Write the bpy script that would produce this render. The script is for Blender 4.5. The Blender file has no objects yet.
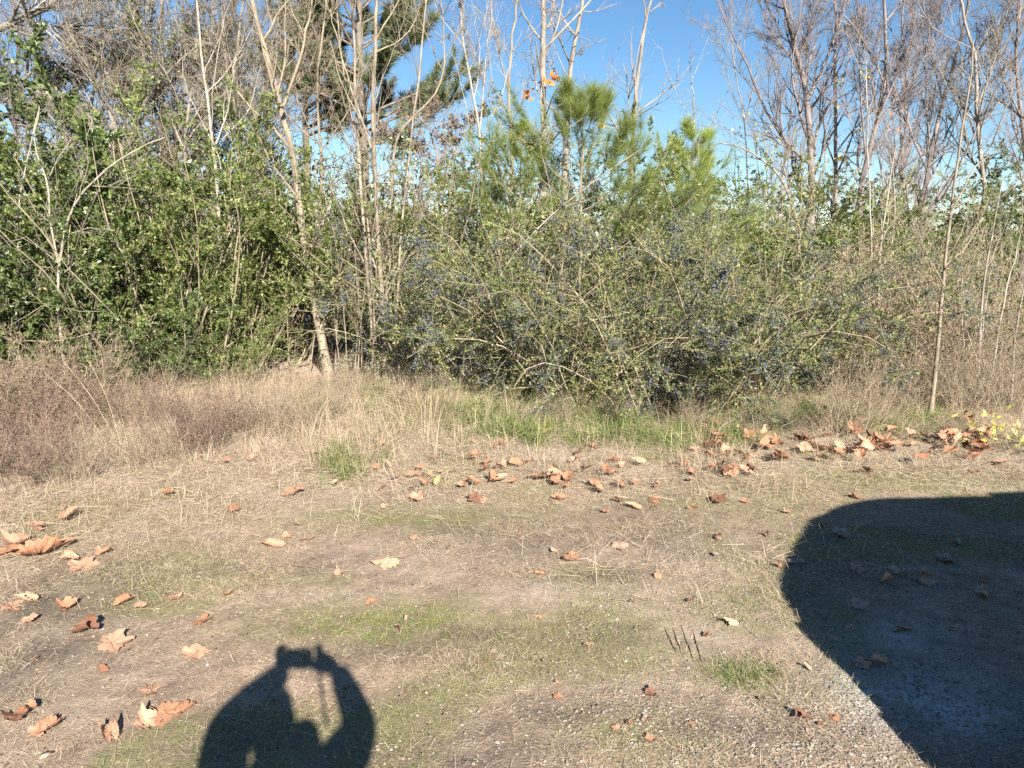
import bpy, math, random
import numpy as np
from mathutils import Vector

rng = np.random.default_rng(7)
random.seed(7)
SC = bpy.context.scene
COL = SC.collection
F, PITCH, CH = 700.0, math.radians(10.0), 1.6
CP, SP = math.cos(PITCH), math.sin(PITCH)
SUN = np.array([-0.296, 0.919, -0.548]); SUN = SUN/np.linalg.norm(SUN)   # direction the light travels

# ------------------------------------------------------------------ placing
def pix(u, v, Y):
    xd, yd = (u-512)/F, (v-384)/F
    f = CP - yd*SP; dn = SP + yd*CP
    t = Y/f
    return np.array([xd*t, Y, CH - dn*t])
def gnd(u, v):
    xd, yd = (u-512)/F, (v-384)/F
    f = CP - yd*SP; dn = SP + yd*CP
    t = CH/dn
    return xd*t, f*t
def shadow_src(u, v, y):            # point at depth y whose shadow falls on ground pixel (u,v)
    gx, gy = gnd(u, v)
    z = (gy-y)*(-SUN[2]/SUN[1])
    return np.array([gx - SUN[0]/-SUN[2]*z, y, z])

# ------------------------------------------------------------------ noise / terrain
_tab = np.random.default_rng(3).random((256, 256))
def vnoise(x, y, s, off=0):
    x = np.asarray(x, float)/s + 37.3 + off*13.7; y = np.asarray(y, float)/s + 91.1 + off*7.9
    xi = np.floor(x).astype(int); yi = np.floor(y).astype(int)
    fx = x-xi; fy = y-yi
    fx = fx*fx*(3-2*fx); fy = fy*fy*(3-2*fy)
    a = _tab[xi % 256, yi % 256]; b = _tab[(xi+1) % 256, yi % 256]
    c = _tab[xi % 256, (yi+1) % 256]; d = _tab[(xi+1) % 256, (yi+1) % 256]
    return (a*(1-fx)+b*fx)*(1-fy) + (c*(1-fx)+d*fx)*fy
def H(x, y):
    x = np.asarray(x, float); y = np.asarray(y, float)
    h = (vnoise(x, y, 1.7)-.5)*.05 + (vnoise(x, y, .45, 1)-.5)*.022 + (vnoise(x, y, .13, 2)-.5)*.012 + (vnoise(x, y, .045, 3)-.5)*.007
    bank = np.clip((y-5.2+.25*x*(x < 0)*-1)/3.5, 0, 1)
    return h + .10*bank*vnoise(x, y, 1.1, 5)
def sstep(a, b, x):
    t = np.clip((x-a)/(b-a), 0, 1); return t*t*(3-2*t)
def blob(x, y, u, v, rx, ry):
    gx, gy = gnd(u, v)
    return np.exp(-(((x-gx)/rx)**2 + ((y-gy)/ry)**2))
def covers(x, y):
    """thatch, moss, gravel weights 0..1 over the ground"""
    n1 = vnoise(x, y, .9, 11); n2 = vnoise(x, y, .33, 12); n3 = vnoise(x, y, .12, 13)
    nn = .5*n1+.3*n2+.2*n3
    edge = 4.35 + .10*x*(x > 0) - .28*np.clip(-x, 0, 4)            # where the matted dry grass begins
    th = sstep(-.55, .55, y-edge + (nn-.5)*2.2)
    th = np.maximum(th, .40*sstep(.46, .66, nn))
    moss = sstep(.52, .72, vnoise(x, y, .6, 15)*.65+n2*.35)*.65
    for (u, v, rx, ry, a) in [(160, 570, .35, .3, .9), (385, 625, .55, .22, 1.0), (420, 520, .9, .25, .7), (470, 470, .3, .3, .6), (742, 675, .17, .13, 1.1),
                              (640, 740, .3, .15, .6), (740, 500, .8, .5, .5), (560, 660, .5, .25, .4), (345, 470, .3, .4, .5), (880, 480, 1.2, .35, .7)]:
        moss = np.maximum(moss, a*blob(x, y, u, v, rx, ry)*(.5+n3))
    gr = np.zeros_like(x)
    for (u, v, rx, ry, a) in [(800, 745, .9, .35, 1.0), (730, 570, .35, .3, .8), (500, 752, .45, .14, .3), (680, 610, .5, .3, .3), (930, 700, .5, .35, .6), (1000, 470, .6, .5, .45)]:
        gr = np.maximum(gr, .75*a*blob(x, y, u, v, rx, ry)*(.2+1.4*n2))
    return np.clip(th, 0, 1), np.clip(moss, 0, 1), np.clip(gr, 0, 1)

# ------------------------------------------------------------------ materials
MATS = {}
def hexa(c): return (c[0], c[1], c[2], 1)
def mat_island(name, cols, rough=.6, trans=0.0, spec=.3, noise=None, obj_var=.25):
    """per-leaf / per-blade colour picked from a ramp by random-per-island"""
    m = bpy.data.materials.new(name); m.use_nodes = True
    nt = m.node_tree; N = nt.nodes; Lk = nt.links
    b = N['Principled BSDF']; out = N['Material Output']
    g = N.new('ShaderNodeNewGeometry'); r = N.new('ShaderNodeValToRGB')
    el = r.color_ramp.elements
    while len(el) < len(cols): el.new(0.5)
    for i, c in enumerate(cols):
        el[i].position = c[3] if len(c) > 3 else i/(len(cols)-1)
        el[i].color = hexa(c)
    Lk.new(g.outputs['Random Per Island'], r.inputs[0])
    oi = N.new('ShaderNodeObjectInfo'); hs = N.new('ShaderNodeHueSaturation')
    mr = N.new('ShaderNodeMapRange'); mr.inputs[3].default_value = 1-obj_var; mr.inputs[4].default_value = 1+obj_var
    Lk.new(oi.outputs['Random'], mr.inputs[0]); Lk.new(mr.outputs[0], hs.inputs['Value']); Lk.new(r.outputs[0], hs.inputs['Color'])
    col = hs.outputs[0]
    if noise:
        tc = N.new('ShaderNodeTexCoord'); nz = N.new('ShaderNodeTexNoise'); nz.inputs['Scale'].default_value = noise[0]; nz.inputs['Detail'].default_value = 4
        Lk.new(tc.outputs['Object'], nz.inputs['Vector'])
        mx = N.new('ShaderNodeMix'); mx.data_type = 'RGBA'; mx.blend_type = 'MIX'
        rr = N.new('ShaderNodeMapRange'); rr.inputs[1].default_value = .42; rr.inputs[2].default_value = .62
        Lk.new(nz.outputs['Fac'], rr.inputs[0]); Lk.new(rr.outputs[0], mx.inputs[0]); Lk.new(col, mx.inputs[6])
        mx.inputs[7].default_value = hexa(noise[1]); col = mx.outputs[2]
    Lk.new(col, b.inputs['Base Color']); b.inputs['Roughness'].default_value = rough
    b.inputs['Specular IOR Level'].default_value = spec
    if trans > 0:
        t = N.new('ShaderNodeBsdfTranslucent'); Lk.new(col, t.inputs[0])
        mix = N.new('ShaderNodeMixShader'); mix.inputs[0].default_value = trans
        Lk.new(b.outputs[0], mix.inputs[1]); Lk.new(t.outputs[0], mix.inputs[2]); Lk.new(mix.outputs[0], out.inputs[0])
    MATS[name] = m
    return m
def mat_bark(name, c1, c2, scale=8, rough=.85):
    m = bpy.data.materials.new(name); m.use_nodes = True
    N = m.node_tree.nodes; Lk = m.node_tree.links; b = N['Principled BSDF']
    tc = N.new('ShaderNodeTexCoord'); mp = N.new('ShaderNodeMapping'); mp.inputs['Scale'].default_value = (1, 1, .35)
    nz = N.new('ShaderNodeTexNoise'); nz.inputs['Scale'].default_value = scale; nz.inputs['Detail'].default_value = 6; nz.inputs['Roughness'].default_value = .65
    r = N.new('ShaderNodeValToRGB'); r.color_ramp.elements[0].position = .35; r.color_ramp.elements[1].position = .66
    r.color_ramp.elements[0].color = hexa(c1); r.color_ramp.elements[1].color = hexa(c2)
    Lk.new(tc.outputs['Object'], mp.inputs[0]); Lk.new(mp.outputs[0], nz.inputs['Vector']); Lk.new(nz.outputs['Fac'], r.inputs[0])
    g = N.new('ShaderNodeNewGeometry'); hs = N.new('ShaderNodeHueSaturation'); mr = N.new('ShaderNodeMapRange'); mr.inputs[3].default_value = .75; mr.inputs[4].default_value = 1.25
    Lk.new(g.outputs['Random Per Island'], mr.inputs[0]); Lk.new(mr.outputs[0], hs.inputs['Value']); Lk.new(r.outputs[0], hs.inputs['Color'])
    Lk.new(hs.outputs[0], b.inputs['Base Color']); b.inputs['Roughness'].default_value = rough; b.inputs['Specular IOR Level'].default_value = .2
    bp = N.new('ShaderNodeBump'); bp.inputs['Strength'].default_value = .6; bp.inputs['Distance'].default_value = .01
    Lk.new(nz.outputs['Fac'], bp.inputs['Height']); Lk.new(bp.outputs[0], b.inputs['Normal'])
    MATS[name] = m
    return m
def mat_plain(name, c, rough=.5, metal=0, spec=.5, coat=0, noise=0):
    m = bpy.data.materials.new(name); m.use_nodes = True
    N = m.node_tree.nodes; Lk = m.node_tree.links; b = N['Principled BSDF']
    nz = N.new('ShaderNodeTexNoise'); nz.inputs['Scale'].default_value = 14; nz.inputs['Detail'].default_value = 5
    tc = N.new('ShaderNodeTexCoord'); Lk.new(tc.outputs['Object'], nz.inputs['Vector'])
    hs = N.new('ShaderNodeHueSaturation'); hs.inputs['Color'].default_value = hexa(c)
    mr = N.new('ShaderNodeMapRange'); mr.inputs[3].default_value = 1-noise; mr.inputs[4].default_value = 1+noise
    Lk.new(nz.outputs['Fac'], mr.inputs[0]); Lk.new(mr.outputs[0], hs.inputs['Value']); Lk.new(hs.outputs[0], b.inputs['Base Color'])
    b.inputs['Roughness'].default_value = rough; b.inputs['Metallic'].default_value = metal
    b.inputs['Specular IOR Level'].default_value = spec; b.inputs['Coat Weight'].default_value = coat
    MATS[name] = m
    return m

mat_bark('bark_tan', (.13, .105, .078), (.30, .25, .19), 9)
mat_bark('bark_pale', (.20, .175, .14), (.38, .345, .29), 7)
mat_bark('bark_grey', (.14, .12, .10), (.32, .285, .24), 6)
mat_bark('bark_purple', (.11, .092, .088), (.25, .21, .20), 6)
mat_bark('bark_dark', (.09, .075, .06), (.22, .185, .15), 6)
mat_bark('stem_olive', (.16, .135, .09), (.38, .32, .22), 12)
mat_bark('stem_straw', (.20, .15, .10), (.46, .38, .28), 15)
mat_bark('stem_rust', (.12, .08, .06), (.28, .20, .155), 15)
mat_island('leaf_privet', [(.06, .085, .02, 0), (.10, .14, .032, .3), (.15, .20, .05, .6), (.22, .26, .08, .85), (.36, .34, .12, .97)], .5, .3, .35)
mat_island('leaf_dark', [(.04, .062, .018, 0), (.07, .105, .028, .4), (.12, .165, .05, .8), (.20, .235, .10, 1)], .42, .25, .45)
mat_island('leaf_olive', [(.085, .115, .03, 0), (.14, .185, .05, .3), (.21, .25, .08, .65), (.31, .29, .13, .9), (.40, .29, .13, 1)], .5, .28, .35)
mat_island('leaf_back', [(.045, .065, .025, 0), (.08, .10, .04, .5), (.14, .14, .06, 1)], .55, .25, .3)
mat_island('leaf_weed', [(.09, .062, .045, 0), (.15, .108, .08, .45), (.30, .23, .165, .8), (.15, .15, .06, 1)], .8, .2, .15)
mat_island('leaf_rust', [(.20, .14, .095, 0), (.36, .265, .19, .5), (.52, .43, .33, 1)], .8, .25, .15)
mat_island('leaf_maroon', [(.07, .045, .04, 0), (.14, .095, .08, .5), (.28, .21, .165, 1)], .8, .2, .15)
mat_island('leaf_orange', [(.55, .20, .05, 0), (.72, .32, .09, 1)], .6, .4, .3)
mat_island('leaf_yellow', [(.60, .45, .06, 0), (.75, .62, .22, .6), (.35, .38, .06, 1)], .55, .4, .3)
mat_island('needle_green', [(.09, .13, .028, 0), (.19, .25, .05, .5), (.36, .40, .12, 1)], .5, .3, .35)
mat_island('needle_dark', [(.05, .08, .035, 0), (.10, .13, .055, .6), (.22, .22, .11, 1)], .45, .15, .4)
mat_island('berry', [(.035, .04, .06, 0), (.085, .093, .125, .6), (.17, .18, .22, 1)], .6, 0, .4)
mat_island('blade_straw', [(.23, .165, .108, 0), (.39, .295, .20, .35), (.52, .415, .295, .7), (.66, .57, .44, 1)], .65, .25, .3)
mat_island('blade_green', [(.08, .12, .03, 0), (.16, .23, .05, .45), (.28, .33, .09, .72), (.44, .38, .22, .85), (.55, .46, .3, 1)], .5, .3, .35)
mat_island('blade_moss', [(.11, .14, .035, 0), (.19, .225, .06, .5), (.28, .26, .10, .8), (.35, .28, .18, 1)], .7, .2, .2)
mat_island('litter', [(.07, .05, .035, 0), (.16, .11, .075, .4), (.34, .25, .17, .8), (.52, .43, .32, 1)], .8, 0, .2)
mat_island('pebble', [(.16, .145, .125, 0), (.25, .215, .18, .5), (.34, .30, .255, .94), (.48, .45, .41, 1)], .7, 0, .3)
mat_island('syc_salmon', [(.42, .22, .135, 0), (.50, .29, .185, 1)], .6, .22, .3, noise=(38, (.47, .285, .20)), obj_var=.18)
mat_island('syc_rust', [(.40, .19, .105, 0), (.48, .25, .145, 1)], .6, .22, .3, noise=(30, (.33, .16, .10)), obj_var=.22)
mat_island('syc_brown', [(.17, .085, .05, 0), (.26, .13, .08, 1)], .65, .15, .3, noise=(40, (.12, .06, .04)), obj_var=.25)
mat_island('syc_tan', [(.55, .32, .15, 0), (.64, .40, .19, 1)], .6, .2, .3, noise=(40, (.55, .30, .16)), obj_var=.12)
mat_island('syc_pale', [(.34, .24, .18, 0), (.41, .30, .24, 1)], .6, .2, .3, noise=(40, (.40, .28, .20)), obj_var=.12)
mat_plain('van_paint', (.08, .085, .095), .25, .3, .5, 1, .05)
mat_plain('van_glass', (.012, .014, .016), .06, 0, .6, 1)
mat_plain('van_trim', (.02, .02, .02), .5, 0, .4, 0, .1)
mat_plain('rubber', (.022, .021, .020), .85, 0, .2, 0, .2)
mat_plain('chrome', (.55, .55, .56), .25, 1)
mat_plain('lamp_lens', (.7, .7, .68), .1, 0, .6, 1)
mat_plain('jacket', (.035, .045, .075), .85, 0, .2, 0, .25)
mat_plain('jeans', (.05, .075, .13), .9, 0, .2, 0, .3)
mat_plain('skin', (.52, .30, .21), .55, 0, .35, 0, .08)
mat_plain('hair', (.055, .033, .020), .6, 0, .4, 0, .3)
mat_plain('shoe', (.05, .045, .04), .7, 0, .3, 0, .2)
mat_plain('camera_black', (.02, .02, .022), .4, 0, .5, 0, .1)
mat_plain('eye_white', (.7, .68, .65), .3)
mat_plain('eye_dark', (.04, .02, .01), .2)
mat_plain('lip', (.40, .16, .13), .5)

def mat_ground():
    m = bpy.data.materials.new('ground_soil'); m.use_nodes = True
    N = m.node_tree.nodes; Lk = m.node_tree.links; b = N['Principled BSDF']
    at = N.new('ShaderNodeAttribute'); at.attribute_name = 'cover'
    sep = N.new('ShaderNodeSeparateColor'); Lk.new(at.outputs['Color'], sep.inputs[0])
    tc = N.new('ShaderNodeTexCoord')
    def noise(s, d=6, ro=.65):
        n = N.new('ShaderNodeTexNoise'); n.inputs['Scale'].default_value = s; n.inputs['Detail'].default_value = d; n.inputs['Roughness'].default_value = ro
        Lk.new(tc.outputs['Object'], n.inputs['Vector']); return n.outputs['Fac']
    def ramp(f, a, ca, c, cb):
        r = N.new('ShaderNodeValToRGB'); r.color_ramp.elements[0].position = a; r.color_ramp.elements[1].position = c
        r.color_ramp.elements[0].color = hexa(ca); r.color_ramp.elements[1].color = hexa(cb); Lk.new(f, r.inputs[0]); return r.outputs[0]
    def mix(f, a, c):
        x = N.new('ShaderNodeMix'); x.data_type = 'RGBA'; Lk.new(f, x.inputs[0]); Lk.new(a, x.inputs[6]); Lk.new(c, x.inputs[7]); return x.outputs[2]
    def mul(a, c):
        x = N.new('ShaderNodeMath'); x.operation = 'MULTIPLY'; x.use_clamp = True; Lk.new(a, x.inputs[0])
        if isinstance(c, float): x.inputs[1].default_value = c
        else: Lk.new(c, x.inputs[1])
        return x.outputs[0]
    def rng_(f, a, c):
        x = N.new('ShaderNodeMapRange'); x.inputs[1].default_value = a; x.inputs[2].default_value = c; Lk.new(f, x.inputs[0]); return x.outputs[0]
    fine = noise(55); mid = noise(9); big = noise(1.6, 5); vf = noise(190, 3)
    soil = ramp(fine, .34, (.12, .088, .065), .66, (.38, .285, .21))
    soil2 = ramp(mid, .35, (.18, .133, .10), .65, (.43, .325, .245))
    base = mix(rng_(big, .35, .65), soil, soil2)
    thatch = ramp(vf, .38, (.22, .17, .12), .62, (.54, .45, .35))
    base = mix(mul(sep.outputs[0], .85), base, thatch)
    moss = ramp(noise(80), .35, (.085, .10, .03), .65, (.23, .235, .08))
    base = mix(mul(sep.outputs[1], rng_(mid, .3, .55)), base, moss)
    vo = N.new('ShaderNodeTexVoronoi'); vo.inputs['Scale'].default_value = 75; Lk.new(tc.outputs['Object'], vo.inputs['Vector'])
    gv = N.new('ShaderNodeSeparateColor'); Lk.new(vo.outputs['Color'], gv.inputs[0])
    stones = ramp(gv.outputs[0], .1, (.15, .125, .10), .9, (.40, .345, .285))
    sm = rng_(vo.outputs['Distance'], .55, .40)
    base = mix(mul(mul(sep.outputs[2], sm), .8), base, stones)
    at2 = N.new('ShaderNodeAttribute'); at2.attribute_name = 'soil_kind'
    s2 = N.new('ShaderNodeSeparateColor'); Lk.new(at2.outputs['Color'], s2.inputs[0])
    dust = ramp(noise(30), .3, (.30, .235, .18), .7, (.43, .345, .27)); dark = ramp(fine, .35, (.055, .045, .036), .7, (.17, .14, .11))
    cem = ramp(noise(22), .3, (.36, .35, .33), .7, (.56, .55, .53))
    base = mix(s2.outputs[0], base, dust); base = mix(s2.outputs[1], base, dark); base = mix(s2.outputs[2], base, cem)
    Lk.new(base, b.inputs['Base Color']); b.inputs['Roughness'].default_value = .95; b.inputs['Specular IOR Level'].default_value = .15
    ad = N.new('ShaderNodeMath'); ad.operation = 'ADD'; Lk.new(fine, ad.inputs[0])
    m2 = mul(sep.outputs[2], sm); ad2 = N.new('ShaderNodeMath'); ad2.operation = 'ADD'; Lk.new(vf, ad2.inputs[0]); Lk.new(m2, ad2.inputs[1]); Lk.new(ad2.outputs[0], ad.inputs[1])
    bp = N.new('ShaderNodeBump'); bp.inputs['Strength'].default_value = .75; bp.inputs['Distance'].default_value = .012
    Lk.new(ad.outputs[0], bp.inputs['Height']); Lk.new(bp.outputs[0], b.inputs['Normal'])
    return m

# ------------------------------------------------------------------ mesh + object helpers
def mesh(name, V, Fa, mat=None, smooth=False):
    me = bpy.data.meshes.new(name)
    V = np.ascontiguousarray(V, np.float32); Fa = np.ascontiguousarray(Fa, np.int32)
    n, k = Fa.shape
    me.vertices.add(len(V)); me.vertices.foreach_set('co', V.ravel())
    me.loops.add(n*k); me.loops.foreach_set('vertex_index', Fa.ravel())
    me.polygons.add(n); me.polygons.foreach_set('loop_start', np.arange(0, n*k, k, dtype=np.int32))
    me.polygons.foreach_set('loop_total', np.full(n, k, np.int32))
    if smooth: me.polygons.foreach_set('use_smooth', np.ones(n, bool))
    me.update(calc_edges=True)
    if mat: me.materials.append(MATS[mat] if isinstance(mat, str) else mat)
    return me
def tag(o, label=None, cat=None, group=None, kind=None):
    if label: o['label'] = label
    if cat: o['category'] = cat
    if group: o['group'] = group
    if kind: o['kind'] = kind
    return o
def link(name, data, parent=None, loc=None, rz=0, sc=None):
    o = bpy.data.objects.new(name, data); COL.objects.link(o)
    if parent: o.parent = parent
    if loc is not None: o.location = [float(a) for a in loc]
    o.rotation_euler = (0, 0, rz)
    if sc is not None: o.scale = sc if hasattr(sc, '__len__') else (sc,)*3
    return o
def empty(name, loc, label, cat, group=None, rz=0, sc=1):
    return tag(link(name, None, None, loc, rz, sc), label, cat, group)
def nrm(a):
    return a/np.maximum(np.linalg.norm(a, axis=-1, keepdims=True), 1e-9)

def tubes(batches, S=3):
    """batches: list of (pts (N,K,3), rad (N,K)) -> V, F quads"""
    Vs, Fs, off = [], [], 0
    for P, R in batches:
        N, K = R.shape
        if N == 0: continue
        s = S if np.max(R) < .012 else (6 if np.max(R) < .05 else 10)
        T = nrm(np.gradient(P, axis=1))
        md = P[:, -1]-P[:, 0]
        ref = np.zeros((N, 3)); ref[np.arange(N), np.argmin(np.abs(md), axis=1)] = 1
        A = nrm(np.cross(T, ref[:, None, :])); B = np.cross(T, A)
        an = np.arange(s)/s*2*np.pi
        V = P[:, :, None, :] + R[:, :, None, None]*(A[:, :, None, :]*np.cos(an)[None, None, :, None] + B[:, :, None, :]*np.sin(an)[None, None, :, None])
        idx = np.arange(N*K*s).reshape(N, K, s)+off
        a = idx[:, :-1, :]; b = idx[:, 1:, :]
        Fq = np.stack([a, np.roll(a, -1, 2), np.roll(b, -1, 2), b], -1).reshape(-1, 4)
        Vs.append(V.reshape(-1, 3)); Fs.append(Fq); off += N*K*s
    return np.concatenate(Vs), np.concatenate(Fs)
def grow(P0, D0, L, R0, K=6, wob=.15, trop=.03, tip=.25, r=rng, grav=None):
    N = len(P0); P = [P0]; d = nrm(D0); step = (L/(K-1))[:, None]
    up = np.array([0, 0, 1.0])
    for k in range(K-1):
        t = trop if grav is None else trop + grav*(k/(K-1))
        d = nrm(d + wob*r.normal(size=(N, 3)) + t*up)
        P.append(P[-1]+d*step)
    P = np.stack(P, 1)
    R = R0[:, None]*(1-(1-tip)*np.linspace(0, 1, K))[None]
    return P, R
def spawn(P, R, M, t0=.15, t1=1.0, a0=25, a1=60, l0=.3, l1=.6, rr=.55, rmin=.001, r=rng, flat=False, L=None):
    N, K, _ = P.shape
    t = (t0+(t1-t0)*r.random((N, M)))*(K-1)
    i = np.minimum(t.astype(int), K-2); f = t-i
    n = np.arange(N)[:, None]
    A, B = P[n, i], P[n, i+1]
    pos = A+(B-A)*f[..., None]; tan = nrm(B-A)
    rv = r.normal(size=(N, M, 3))
    if flat: rv[..., 2] *= .3
    perp = nrm(np.cross(tan, rv))
    ang = np.radians(a0+(a1-a0)*r.random((N, M)))[..., None]
    D = tan*np.cos(ang)+perp*np.sin(ang)
    PL = np.linalg.norm(np.diff(P, axis=1), axis=2).sum(1)[:, None] if L is None else L
    Ln = PL*(l0+(l1-l0)*r.random((N, M)))*(1-.45*t/(K-1))
    Rn = np.maximum((R[n, i]*(1-f)+R[n, i+1]*f)*rr, rmin)
    return pos.reshape(-1, 3), D.reshape(-1, 3), Ln.reshape(-1), Rn.reshape(-1)
def leaves(P, D, size, asp=.5, r=rng, up=.5, jit=1.0, fold=.25):
    """kite leaves, one island each. P base, D direction hint, size array"""
    N = len(P)
    d = nrm(nrm(D)+jit*r.normal(size=(N, 3))*.6)
    n0 = nrm(r.normal(size=(N, 3))+np.array([0, -.35, 1.0])*up*2)
    s = nrm(np.cross(d, n0)); n = np.cross(s, d)
    L = size[:, None]; w = L*asp*.5
    v0 = P; v1 = P+d*L*.45+s*w+n*L*fold*.3; v2 = P+d*L; v3 = P+d*L*.45-s*w+n*L*fold*.3
    V = np.stack([v0, v1, v2, v3], 1).reshape(-1, 3)
    return V, np.arange(4*N).reshape(N, 4)
def along(P, M, r=rng, t0=.1, t1=1, jitter=0):
    N, K, _ = P.shape
    t = (t0+(t1-t0)*r.random((N, M)))*(K-1); i = np.minimum(t.astype(int), K-2); f = (t-i)[..., None]
    n = np.arange(N)[:, None]; A, B = P[n, i], P[n, i+1]
    pos = (A+(B-A)*f).reshape(-1, 3)
    if jitter: pos = pos + r.normal(size=pos.shape)*jitter
    return pos, (B-A).reshape(-1, 3)
def blades(P, L, W, az, lean, curve, r=rng):
    """curved grass blades. lean: angle from vertical at base; curve: added lean at tip"""
    N = len(P)
    h = np.stack([np.cos(az), np.sin(az), np.zeros(N)], 1); side = np.stack([-np.sin(az), np.cos(az), np.zeros(N)], 1)
    tw = r.random(N)*np.pi; 
    pts = [P]; 
    for k in range(2):
        a = lean+curve*(k+.5)/2*1.0
        pts.append(pts[-1]+(h*np.sin(a)[:, None]+np.array([0, 0, 1.])*np.cos(a)[:, None])*L[:, None]*.5)
    wv = [W, W*.75, W*.12]
    sd = nrm(side*np.cos(tw)[:, None]+np.array([0, 0, 1.])*np.sin(tw)[:, None]*.6+h*.3)
    V = np.stack([pts[0]-sd*wv[0][:, None]/2, pts[0]+sd*wv[0][:, None]/2, pts[1]-sd*wv[1][:, None]/2, pts[1]+sd*wv[1][:, None]/2,
                  pts[2]-sd*wv[2][:, None]/2, pts[2]+sd*wv[2][:, None]/2], 1).reshape(-1, 3)
    b = np.arange(N)[:, None]*6
    Fq = np.concatenate([b+np.array([[0, 1, 3, 2]]), b+np.array([[2, 3, 5, 4]])])
    return V, Fq
def cat_vf(lst):
    off = 0; Vs = []; Fs = []
    for V, Fq in lst:
        Vs.append(V); Fs.append(Fq+off); off += len(V)
    return np.concatenate(Vs), np.concatenate(Fs)

# ------------------------------------------------------------------ ground
def axis(lo, hi, step, far, g=1.09):
    a = list(np.arange(lo, hi+1e-6, step)); s = step
    right = []; x = a[-1]
    while x < far: s *= g; x += s; right.append(x)
    left = []; x = a[0]; s = step
    while x > -far: s *= g; x -= s; left.append(x)
    return np.array(left[::-1]+a+right)
xs = axis(-3.6, 4.2, .017, 900); ys = axis(1.7, 7.0, .017, 900)
X, Yg = np.meshgrid(xs, ys, indexing='ij')
Z = H(X, Yg); far = sstep(30, 120, np.hypot(X, Yg)); Z = Z*(1-far)
nx, ny = X.shape
idx = np.arange(nx*ny).reshape(nx, ny)
Fg = np.stack([idx[:-1, :-1], idx[1:, :-1], idx[1:, 1:], idx[:-1, 1:]], -1).reshape(-1, 4)
gm = mesh('ground', np.stack([X, Yg, Z], -1).reshape(-1, 3), Fg, mat_ground(), True)
th, mo, gr = covers(X.ravel(), Yg.ravel())
ca = gm.color_attributes.new('cover', 'FLOAT_COLOR', 'POINT')
ca.data.foreach_set('color', np.stack([th, mo, gr, np.ones_like(th)], 1).astype(np.float32).ravel())
xx, yy_g = X.ravel(), Yg.ravel()
def many(L_):
    w_ = np.zeros_like(xx)
    for (u, v, rx, ry, a) in L_: w_ = np.maximum(w_, a*blob(xx, yy_g, u, v, rx, ry)*(.35+1.1*vnoise(xx, yy_g, .14, 61)))
    return np.clip(w_, 0, 1)
du_ = many([(560, 595, .42, .2, .8), (640, 600, .35, .25, .7), (420, 560, .5, .25, .5), (700, 640, .3, .2, .7), (800, 640, .3, .3, .6), (340, 600, .4, .12, .6), (640, 690, .3, .12, .5)])
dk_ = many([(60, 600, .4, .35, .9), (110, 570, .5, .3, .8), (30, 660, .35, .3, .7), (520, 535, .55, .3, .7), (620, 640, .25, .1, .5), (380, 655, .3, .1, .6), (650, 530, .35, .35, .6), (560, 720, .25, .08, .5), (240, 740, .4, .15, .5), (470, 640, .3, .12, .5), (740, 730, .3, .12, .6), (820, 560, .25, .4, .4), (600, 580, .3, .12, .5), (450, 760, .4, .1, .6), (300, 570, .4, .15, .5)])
ce_ = many([(945, 705, .34, .26, .9), (905, 640, .22, .15, .5)])
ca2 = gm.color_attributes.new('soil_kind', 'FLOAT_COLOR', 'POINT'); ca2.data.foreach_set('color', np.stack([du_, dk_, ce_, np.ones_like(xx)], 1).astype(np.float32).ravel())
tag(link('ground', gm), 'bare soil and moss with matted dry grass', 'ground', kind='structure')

def scatter(n, ylo, yhi, dens, xm=.82, r=rng, wfun=None):
    """points over the view wedge with acceptance dens(x,y) in 0..1"""
    out = []; tot = 0
    while tot < n:
        y = ylo+(yhi-ylo)*r.random(n*2)**.85
        x = (r.random(n*2)*2-1)*(xm*y+.5)
        k = r.random(n*2) < dens(x, y)*(np.abs(xm*y)+.5)/(xm*yhi+.5)
        p = np.stack([x[k], y[k]], 1); out.append(p); tot += len(p)
    p = np.concatenate(out)[:n]
    return np.column_stack([p, H(p[:, 0], p[:, 1])])
def U(n, a, b): return a+(b-a)*rng.random(n)

# dry matted grass
n = 210000
Pd = scatter(n, 3.0, 9.5, lambda x, y: covers(x, y)[0]**1.5*(.25+.9*vnoise(x, y, .35, 21)))
Ld = U(n, .05, .17)*(.7+.7*vnoise(Pd[:, 0], Pd[:, 1], .5, 22)); 
upr = rng.random(n) < .30
lean = np.where(upr, U(n, .1, .9), U(n, 1.1, 1.5)); cur = np.where(upr, U(n, .2, 1.4), U(n, -.1, .35))
Pd[:, 2] += np.where(upr, 0, U(n, 0, .022))
Ld = Ld*(.75+.7*vnoise(Pd[:, 0], Pd[:, 1], .35, 51))
a1 = blades(Pd, Ld, U(n, .0014, .0032), U(n, 0, 6.283), lean, cur)
n = 150000   # short sparse dry stalks on the near soil
Pn = scatter(n, 1.75, 5.2, lambda x, y: .10+.9*sstep(.42, .7, vnoise(x, y, .28, 23)*.6+vnoise(x, y, .8, 24)*.4))
a2 = blades(Pn, U(n, .018, .065), U(n, .0009, .0019), U(n, 0, 6.283), U(n, .9, 1.55), U(n, -.2, .4))
Pn[:, 2] += .002
V, Fq = cat_vf([a1, a2])
tag(link('dry_grass', mesh('dry_grass', V, Fq, 'blade_straw')), 'matted straw coloured dead grass along the thicket', 'grass', kind='stuff')
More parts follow.
